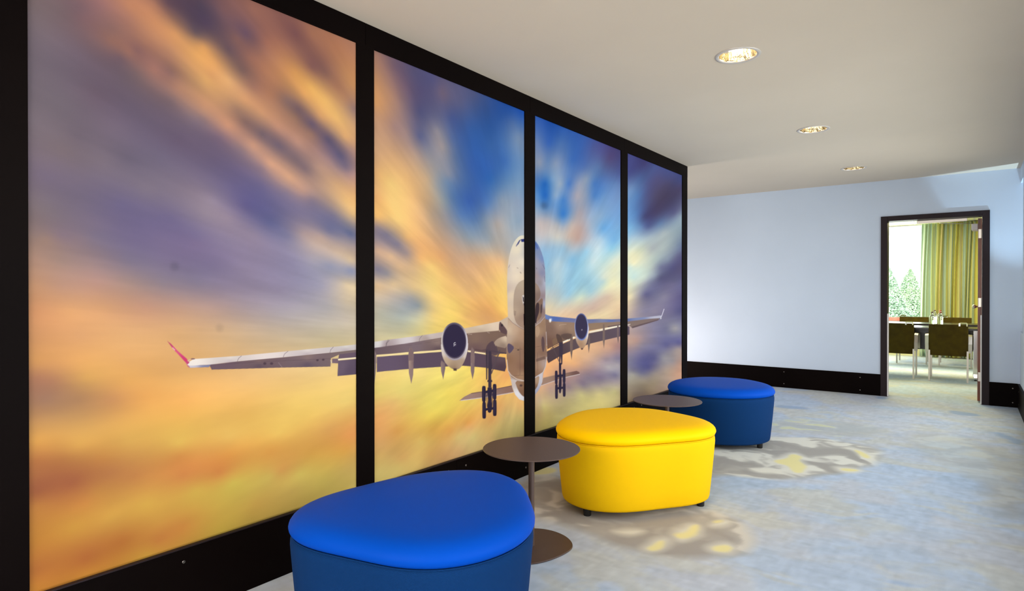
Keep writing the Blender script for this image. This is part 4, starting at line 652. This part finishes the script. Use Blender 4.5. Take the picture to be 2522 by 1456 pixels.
def add_foot(root, x, y):
    bm = NB(); lathe(bm, [(.019, 0), (.021, .003), (.0225, .043)], 20, (x-root.location.x, y-root.location.y), True, True); mesh_obj('foot', bm, MAT['rubber'], root, smooth=True, angle=.9)
FY = [.436, .4560, .3990, .3935, .3900, .3915, .3930, .4180, .4800, .4790, .4040, .3740]
F1 = [.3986, .3583, .3669, .4159, .3908, .3493, .3465, .4238, .4799, .4175, .4208, .4289]
F3 = [.4018, .3388, .3122, .3034, .3103, .3313, .3686, .436, .4932, .4959, .4769, .4549]
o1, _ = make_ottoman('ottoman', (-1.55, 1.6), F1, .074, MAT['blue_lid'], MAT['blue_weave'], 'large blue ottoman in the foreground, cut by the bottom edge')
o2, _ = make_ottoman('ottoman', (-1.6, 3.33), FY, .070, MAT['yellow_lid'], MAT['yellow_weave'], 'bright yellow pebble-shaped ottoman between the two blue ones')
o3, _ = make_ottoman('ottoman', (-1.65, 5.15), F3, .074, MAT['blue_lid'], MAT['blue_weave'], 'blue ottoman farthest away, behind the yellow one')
for x, y in ((-1.665, 2.915), (-1.225, 3.43), (-1.90, 3.55)): add_foot(o2, x, y)
for x, y in ((-1.75, 1.26), (-1.25, 1.55), (-1.72, 1.93)): add_foot(o1, x, y)
for x, y in ((-1.312, 4.985), (-1.93, 4.86), (-1.70, 5.5)): add_foot(o3, x, y)
# ---------------------------------------------------------------- side tables
def make_side_table(c, lab, rz=0):
    t = empty('side_table', (c[0], c[1], 0), rz); tag(t, lab, 'table', 'small round side tables between the ottomans')
    n = 72; bm = NB(); prism(bm, [(.231*math.cos(2*PI*i/n), .231*math.sin(2*PI*i/n)) for i in range(n)], .466, .471, .0015); mesh_obj('table_top', bm, MAT['bronze'], t, smooth=True, angle=.5)
    bm = NB(); lathe(bm, [(.0145, .004), (.0145, .464)], 24); lathe(bm, [(.045, .4655), (.045, .462), (.016, .459)], 24); mesh_obj('pole', bm, MAT['bronze'], t, smooth=True, angle=.8)
    pts = np.array([(-.13, .165), (-.08, .20), (-.01, .213), (.07, .195), (.13, .155), (.168, .105), (.178, .05), (.172, -.02), (.152, -.10), (.115, -.165), (.06, -.205), (-.01, -.205), (-.09, -.16), (-.15, -.06), (-.165, .05), (-.155, .12)])
    pts = smooth(pts, 2); bm = NB(); prism(bm, [tuple(map(float, p)) for p in pts], .0005, .0075, .002); mesh_obj('base', bm, MAT['bronze'], t, smooth=True, angle=.6)
    return t
make_side_table((-1.672, 2.395), 'brown metal pedestal table between front blue ottoman and yellow one')
make_side_table((-1.665, 4.01), 'brown metal pedestal table between the yellow ottoman and far blue one', 2.1)
# ================================================================= DOORWAY
dr = empty('door_1', (-.337, YB, 0)); dr['kind'] = 'structure'; ox = -.337
def DXp(x): return x-ox
bm = NB(); box(bm, DXp(-.842), DXp(-.776), -.016, .17, 0, 2.096, .002); mesh_obj('door_frame', bm, MAT['frame'], dr)
bm = NB(); box(bm, DXp(.100), DXp(.165), -.016, .17, 0, 2.096, .002); mesh_obj('door_frame', bm, MAT['frame'], dr)
bm = NB(); box(bm, DXp(-.775), DXp(.099), -.016, .17, 2.040, 2.096, .002); mesh_obj('door_frame', bm, MAT['frame'], dr)
for a, b in ((-.7755, -.762), (.088, .0995)):
    bm = NB(); box(bm, DXp(a), DXp(b), -.014, .03, .003, .965, .001); mesh_obj('guard_strip', bm, MAT['white'], dr)
leaf = empty('door_leaf', (DXp(.100), .165, 0), math.radians(-2.4), dr)
bm = NB(); box(bm, -.036, 0, .004, .86, .012, 2.03, .0015); mesh_obj('leaf_panel', bm, MAT['wood'], leaf)
for z in (.28, 1.10, 1.86):
    bm = NB(); box(bm, -.031, -.005, -.0015, .0045, z-.05, z+.05, .0008); tube(bm, [(.004, -.002, z-.05), (.004, -.002, z+.05)], .006, 10)
    for dz in (-.03, 0, .03): tube(bm, [(-.02, -.001, z+dz), (-.02, -.0035, z+dz)], .004, 8)
    mesh_obj('hinge', bm, MAT['steel'], leaf)
bm = NB(); rg = []
for r, d in ((.026, 0), (.026, -.006), (.010, -.008), (.009, -.035), (.020, -.045), (.026, -.058), (.022, -.072), (.010, -.078)):
    rg.append([(-.036+d, .78+r*math.cos(2*PI*k/20), 1.04+r*math.sin(2*PI*k/20)) for k in range(20)])
loft(bm, rg); mesh_obj('door_knob', bm, MAT['steel'], leaf, smooth=True, angle=.9)
bm = NB(); box(bm, -.094, -.036, .02, .22, 1.905, 1.975, .006); clo = mesh_obj('door_closer', bm, MAT['white'], leaf)
cl = empty('closer_rail', (0, 0, 0), 0, dr)
bm = NB(); box(bm, DXp(-.50), DXp(-.03), .165, .185, 2.008, 2.042, .003); mesh_obj('closer_rail', bm, MAT['mauve'] if 'mauve' in MAT else MAT['steel'], cl)
bm = NB(); tube(bm, [(DXp(-.285), .18, 2.000), (DXp(-.15), .22, 1.990), (DXp(.035), .28, 1.982)], 0, flat=(.020, .005)); mesh_obj('closer_arm', bm, MAT['steel'], cl)
# ================================================================= MEETING ROOM
MH = 2.516; MX0, MX1, MY0, MY1 = -4.6, 2.4, YB+.15, 14.0
MAT['mceil'] = M('meeting_ceiling', 'eeecb8', .8).noise_bump(60, .001, .2).m  # white ceiling; the curtain's yellow-green bounce is put into the colour
MAT['mwall'] = M('meeting_wall', 'd8d4b0', .8).noise_bump(60, .001, .2).m
bm = NB(); box(bm, MX0, MX1, MY0, MY1, MH, MH+.05); struct('ceiling', bm, MAT['mceil'])
for k in range(7):
    y = 9.2+.6*k+.35
    bm = NB(); box(bm, MX0, MX1, y-.012, y+.012, MH-.004, MH+.001); struct('trim_%d' % (k+1), bm, MAT['white'])
for k in range(3):
    x = -1.9+.9*k+.15
    bm = NB(); box(bm, x-.012, x+.012, MY0, MY1, MH-.0045, MH+.001); struct('trim_%d' % (k+8), bm, MAT['white'])
bm = NB(); box(bm, MX0-.1, MX0, MY0, MY1, 0, MH); struct('wall_meeting_left', bm, MAT['mwall'])
bm = NB(); box(bm, MX1, MX1+.1, MY0, MY1, 0, MH); struct('wall_meeting_right', bm, MAT['mwall'])
GX0, GX1, GZ0, GZ1 = -4.2, -.30, .50, 2.51
bm = NB(); box(bm, MX0, GX0, MY1, MY1+.2, 0, MH); box(bm, GX1, MX1, MY1, MY1+.2, 0, MH); box(bm, GX0, GX1, MY1, MY1+.2, 0, GZ0); box(bm, GX0, GX1, MY1, MY1+.2, GZ1, MH); struct('wall_meeting_back', bm, MAT['mwall'])
w = empty('window_1', ((GX0+GX1)/2, MY1+.1, GZ0)); w['kind'] = 'structure'; hw = (GX1-GX0)/2; hh = GZ1-GZ0
bm = NB(); f = .04; box(bm, -hw, -hw+f, -.03, .03, 0, hh); box(bm, hw-f, hw, -.03, .03, 0, hh); box(bm, -hw, hw, -.03, .03, 0, f); box(bm, -hw, hw, -.03, .03, hh-.02, hh); box(bm, -.62, -.58, -.03, .03, 0, hh); mesh_obj('window_frame', bm, MAT['white'], w)
bm = NB(); box(bm, -hw+f, hw-f, -.004, .004, f, hh-f); mesh_obj('pane', bm, MAT['glass'], w)
# curtain: pleated striped cloth
random.seed(4)
cx0, cx1 = -.74, 1.2; n = 900; nz = 26; P = []; CC = []
xsn = np.linspace(0, 1, n); rng = np.random.RandomState(3)
fold = np.zeros(n); ph = 0
frq = 26+5*np.interp(xsn, np.linspace(0, 1, 14), rng.rand(14)); ph = np.cumsum(frq)/n*2*PI
ampl = .035+.02*np.interp(xsn, np.linspace(0, 1, 30), rng.rand(30))
stripe_cols = [hexc(c) for c in ('b8bc74', 'b4bc94', 'b4b464', '98b4a8', 'b0b868', 'b4b48c', 'a8c0b0', 'bcb484', '90a8a4', 'b8bc64', 'acb478', 'b4b880')]
sx = np.cumsum(rng.uniform(.014, .05, 120)); sx = sx/sx[-1]; si = np.searchsorted(sx, xsn); scol = np.array([stripe_cols[(i*7+i//3) % 12] for i in si])
# the edge by the window hangs bluer
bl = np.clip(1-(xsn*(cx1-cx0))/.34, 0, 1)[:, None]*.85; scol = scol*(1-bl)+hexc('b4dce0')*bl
for j in range(nz):
    z = 2.50*(1-j/(nz-1))+.015*(j/(nz-1)); q = j/(nz-1)
    xw = cx0-.035*math.sin(min(1, q*1.3)*PI/2)+xsn*(cx1-cx0+.035)+.012*np.sin(ph*.31+q*2.2)+.004*np.sin(ph*2)
    yw = 13.86+ampl*(.65+.35*q)*np.sin(ph+.5*np.sin(q*3+xsn*9))+.01*np.sin(ph*.37+q*4)
    P.append(np.stack([xw, yw, np.full(n, z)], 1)); CC.append(scol)
P = np.concatenate(P); o = grid_mesh('curtain', P-np.array([.2, 13.86, 0]), nz, n, attr_mat('curtain_cloth', 'cloth', .85, .15, .04, 300)); o.location = (.2, 13.86, 0)
o.data.polygons.foreach_set('use_smooth', [True]*len(o.data.polygons))
set_colours(o, 'cloth', lin(np.clip(np.concatenate(CC)*np.array([1.06, 1, .96]), 0, 1))); tag(o, 'floor-length olive and pale blue striped curtain beside the meeting room window', 'curtain')
so = o.modifiers.new('thickness', 'SOLIDIFY'); so.thickness = .004
# tables
MAT['tabletop'] = M('dark_veneer', '181210', .25, spec=.45).noise_bump(30, .0002, .1).m
MAT['leather'] = M('brown_leather', '3a2e00', .45, spec=.1).vary('342800', '403402', 12).noise_bump(300, .0006, .3).m
def make_table(c, w, d, lab):
    t = empty('meeting_table', (c[0], c[1], 0)); tag(t, lab, 'table', 'dark meeting tables seen through the doorway')
    bm = NB(); box(bm, -w/2, w/2, -d/2, d/2, .690, .717, .002); mesh_obj('table_top', bm, MAT['tabletop'], t)
    bm = NB(); box(bm, -w/2+.12, w/2-.12, .1, .115, .38, .68, .002); mesh_obj('modesty_panel', bm, MAT['tabletop'], t)
    for s in (-1, 1):
        x = s*(w/2-.09); g = NB(); box(g, x-.03, x+.03, -.025, .025, .03, .690, .006); lg = mesh_obj('leg', g, MAT['chrome'], t)
        g = NB(); box(g, x-.028, x+.028, -d/2+.06, d/2-.06, .022, .045, .008); mesh_obj('leg_foot', g, MAT['chrome'], lg)
        g = NB()
        g.free()
        for yy in (-d/2+.09, d/2-.09): g = NB(); lathe(g, [(.018, 0), (.02, .004), (.012, .022)], 14, (x, yy), True, True); mesh_obj('glide_foot', g, MAT['rubber'], lg)
        g = NB(); box(g, x-.02, x+.02, -d/2+.08, d/2-.08, .668, .690, .003); mesh_obj('leg_bracket', g, MAT['chrome'], lg)
    return t
make_table((-.62, 10.72), 1.54, .62, 'near dark meeting table behind the two closest leather chairs')
make_table((-.62, 11.98), 1.60, .60, 'far dark meeting table in front of the curtain, chairs beyond it')
# chairs
def make_chair():
    t = empty('meeting_chair', (0, 0, 0)); fw = .42
    # faces +y ; back at y = -.28
    bm = NB(); n = 14; rows = []
    for j in range(9):
        q = j/8; z = .352+.428*q; yb = -.30-.05*q; row = []
        for i in range(n+1):
            s = -1+2*i/n; row.append((s*(.222-.004*q), yb+.022*s*s, z))
        rows.append(row)
    fr_, bk = rows, [[(x, y+.028, z) for x, y, z in r] for r in rows]
    V1 = [[bm.verts.new(p) for p in r] for r in fr_]; V2 = [[bm.verts.new(p) for p in r] for r in bk]
    for j in range(8):
        for i in range(n):
            bm.faces.new((V1[j][i], V1[j][i+1], V1[j+1][i+1], V1[j+1][i])); bm.faces.new((V2[j][i], V2[j+1][i], V2[j+1][i+1], V2[j][i+1]))
        bm.faces.new((V1[j][0], V1[j+1][0], V2[j+1][0], V2[j][0])); bm.faces.new((V1[j][n], V2[j][n], V2[j+1][n], V1[j+1][n]))
    for i in range(n):
        bm.faces.new((V1[0][i], V2[0][i], V2[0][i+1], V1[0][i+1])); bm.faces.new((V1[8][i], V1[8][i+1], V2[8][i+1], V2[8][i]))
    o = mesh_obj('backrest', bm, MAT['leather'], t, smooth=True, angle=.7)
    bv = o.modifiers.new('edge', 'BEVEL'); bv.width = .006; bv.segments = 3
    bm = NB(); box(bm, -.205, .205, -.27, .25, .395, .455, .018, 4); mesh_obj('seat', bm, MAT['leather'], t, smooth=True, angle=.9)
    for sx in (-1, 1):
        for yy in (-.285, .255):
            g = NB(); box(g, sx*.212-.011, sx*.212+.011, yy-.018, yy+.018, 0, .425, .002); mesh_obj('leg', g, MAT['steel'], t)
        g = NB(); tube(g, [(sx*.238, -.29, .40), (sx*.240, -.30, .52), (sx*.241, -.27, .618), (sx*.241, -.20, .635), (sx*.241, .05, .635), (sx*.241, .16, .63), (sx*.241, .205, .60), (sx*.240, .22, .52), (sx*.238, .235, .40)], 0, flat=(.042, .008)); 
        mesh_obj('armrest', g, MAT['steel'], t)
    g = NB(); box(g, -.21, .21, -.25, -.225, .374, .394, .002); box(g, -.21, .21, .20, .225, .374, .394, .002); box(g, -.19, -.165, -.24, .21, .376, .392); box(g, .165, .19, -.24, .21, .376, .392); mesh_obj('seat_frame', g, MAT['steel'], t)
    g = NB(); tube(g, [(.125, -.345, .76), (.125, -.345, .796), (.13, -.338, .80), (.200, -.338, .80), (.205, -.345, .796), (.205, -.345, .76)], 0, flat=(.018, .005)); mesh_obj('handle', g, MAT['chrome'], t)
    return t
ch = make_chair(); CH = [((-.24, 10.49), 0, 'brown leather chair nearest the doorway, its back square to the camera'), ((-.845, 10.49), 0, 'brown leather chair at the left, partly cut off by the door jamb'),
      ((-.80, 12.68), PI, 'leather chair across the tables, left of the glass bottles'), ((-.20, 12.68), PI, 'leather chair across the tables, right of the glass bottles')]
for i, (c, rz, lab) in enumerate(CH):
    o = ch if i == 0 else copy_tree(ch); o.location = (c[0], c[1], 0); o.rotation_euler = (0, 0, rz); tag(o, lab, 'chair', 'leather and steel meeting chairs')
# bottles
MAT['cap'] = M('red_cap', '8c3828', .4).m; MAT['capdark'] = M('dark_cap', '54403c', .4).m
def make_bottle(capm, h=.215):
    t = empty('water_bottle'); k = h/.215
    bm = NB(); lathe(bm, [(.010, .002), (.031, .001), (.034, .006*k), (.034, .135*k), (.031, .150*k), (.018, .168*k), (.0125, .178*k), (.0125, .196*k)], 28, cap0=True); mesh_obj('glass', bm, MAT['bottle'], t, smooth=True, angle=.9)
    bm = NB(); lathe(bm, [(.008, .006*k), (.030, .007*k), (.031, .012*k), (.031, .120*k), (.001, .1205*k)], 24, cap0=True); mesh_obj('water', bm, MAT['water'], t, smooth=True, angle=.9)
    bm = NB(); lathe(bm, [(.0145, .193*k), (.015, .195*k), (.015, .212*k), (.013, .215*k)], 20, cap0=True, cap1=True); mesh_obj('cap', bm, capm, t, smooth=True, angle=.9)
    return t
def at(u, y): 
    k = ray_of(float(u), 740.); return k[0]*y/k[1]
b1 = make_bottle(MAT['capdark']); b2 = make_bottle(MAT['cap'])
for b, (u, y), lab in ((b1, (2296, 10.86), 'front left clear glass bottle with dark cap on the near meeting table'), (b2, (2316.5, 10.86), 'front right clear glass bottle with red cap on the near meeting table'),
                       (copy_tree(b1), (2302, 11.85), 'rear left clear glass bottle with dark cap on the far meeting table'), (copy_tree(b2), (2316, 11.85), 'rear right clear glass bottle with red cap on the far meeting table')):
    b.location = (at(u, y), y, .7172); tag(b, lab, 'bottle', 'water bottles on the meeting tables')
# ================================================================= OUTSIDE
MAT['ground'] = M('asphalt', 'b8b8b0', .9).vary('acb0a8', 'c0c0b4', .6).m
GZ = -1.5
bm = NB(); v = [bm.verts.new(p) for p in ((-70, 14.3, GZ), (40, 14.3, GZ), (40, 120, GZ), (-70, 120, GZ))]; bm.faces.new(v); o = struct('ground', bm, MAT['ground'])
MAT['brick'] = M('red_wall', 'b05844', .9).vary('a04c3c', 'b86450', 3).m
gw = empty('garden_wall', (-2.6, 20, GZ)); tag(gw, 'white garden wall with a red coping outside the meeting room window', 'wall')
bm = NB(); box(bm, -4, 4, 0, .25, 0, .43-GZ, .01); mesh_obj('wall_body', bm, MAT['white'], gw)
bm = NB(); box(bm, -4.02, 4.02, -.04, .29, .43-GZ, .52-GZ, .01); mesh_obj('coping', bm, MAT['brick'], gw)
def tree(x, y, h, w, lab, seed, c1, c2):
    rng = np.random.RandomState(seed); t = empty('tree', (x, y, GZ)); tag(t, lab, 'tree', 'trees outside the meeting room window')
    bm = NB(); tube(bm, [(0, 0, 0), (.05, .02, h*.3), (0, 0, h*.6), (.02, 0, h*.9)], .09, 8)
    for k in range(14):
        a = rng.rand()*2*PI; z = h*(.2+.6*k/14); r = w*.5*(1-z/h)*1.1; tube(bm, [(0, 0, z), (r*math.cos(a)*.6, r*math.sin(a)*.6, z+r*.3), (r*math.cos(a), r*math.sin(a), z+r*.45)], .02, 5)
    mesh_obj('trunk', bm, MAT['bark'], t)
    N = 26000; q = rng.rand(N)**.8; z = h*(.30+.70*q); prof = w/2*np.clip(1.3*(1-q)**.8, .03, 1)
    a = rng.rand(N)*2*PI; bump = .78+.30*np.sin(a*5+z*3)*np.sin(z*4.3+a*2); rr = prof*bump*np.sqrt(rng.uniform(.25, 1, N))
    c = np.stack([rr*np.cos(a), rr*np.sin(a), z+rng.normal(0, .05, N)], 1); s = rng.uniform(.025, .06, N)[:, None]
    d1 = rng.normal(size=(N, 3)); d1 /= np.linalg.norm(d1, axis=1, keepdims=True); d2 = np.cross(d1, rng.normal(size=(N, 3))); d2 /= np.linalg.norm(d2, axis=1, keepdims=True)
    V = np.stack([c-d1*s, c-d2*s*.5, c+d1*s, c+d2*s*.5], 1).reshape(-1, 3)
    me = bpy.data.meshes.new('foliage'); me.from_pydata(V.tolist(), [], [(4*i, 4*i+1, 4*i+2, 4*i+3) for i in range(N)])
    m = M('leaves', c1, .8).vary(c1, c2, .9); me.materials.append(m.m); o = bpy.data.objects.new('foliage', me); COL.objects.link(o); o.parent = t
MAT['bark'] = M('bark', '5c5044', .9).noise_bump(20, .01, .5).m
def atp(u, v, y):
    k = ray_of(float(u), float(v)); return k[0]*y/k[1], 1.21+k[2]*y/k[1]
x, z = atp(2242, 668, 32); tree(x, 32, z-GZ, 1.75, 'tall pale green tree outside, centred in the window beside the curtain', 5, 'a4c4ac', 'b8d4ac')
x, z = atp(2188, 664, 30); tree(x, 30, z-GZ, 1.9, 'pale green tree outside, half hidden by the left door jamb', 9, 'a4c8b4', 'b8d4b4')
# shrubs and pale parked cars beyond
def shrub(x, y, w, h, lab, seed):
    rng = np.random.RandomState(seed); t = empty('hedge', (x, y, GZ)); tag(t, lab, 'hedge'); N = 4000
    c = np.stack([rng.uniform(-w/2, w/2, N), rng.uniform(-.5, .5, N), h*rng.rand(N)**.7*(.8+.2*np.sin(rng.rand(N)*6))], 1); s = rng.uniform(.06, .13, N)[:, None]
    d1 = rng.normal(size=(N, 3)); d1 /= np.linalg.norm(d1, axis=1, keepdims=True); d2 = np.cross(d1, rng.normal(size=(N, 3))); d2 /= np.linalg.norm(d2, axis=1, keepdims=True)
    V = np.stack([c-d1*s, c-d2*s*.6, c+d1*s, c+d2*s*.6], 1).reshape(-1, 3); me = bpy.data.meshes.new('foliage'); me.from_pydata(V.tolist(), [], [(4*i, 4*i+1, 4*i+2, 4*i+3) for i in range(N)])
    me.materials.append(M('hedge_leaves', '5c8c54', .8).vary('a4c8b4', 'b8d4b0', 1.2).m); o = bpy.data.objects.new('foliage', me); COL.objects.link(o); o.parent = t
shrub(-6.0, 45, 9, 2.3, 'long low green hedge far outside behind the trees', 3)
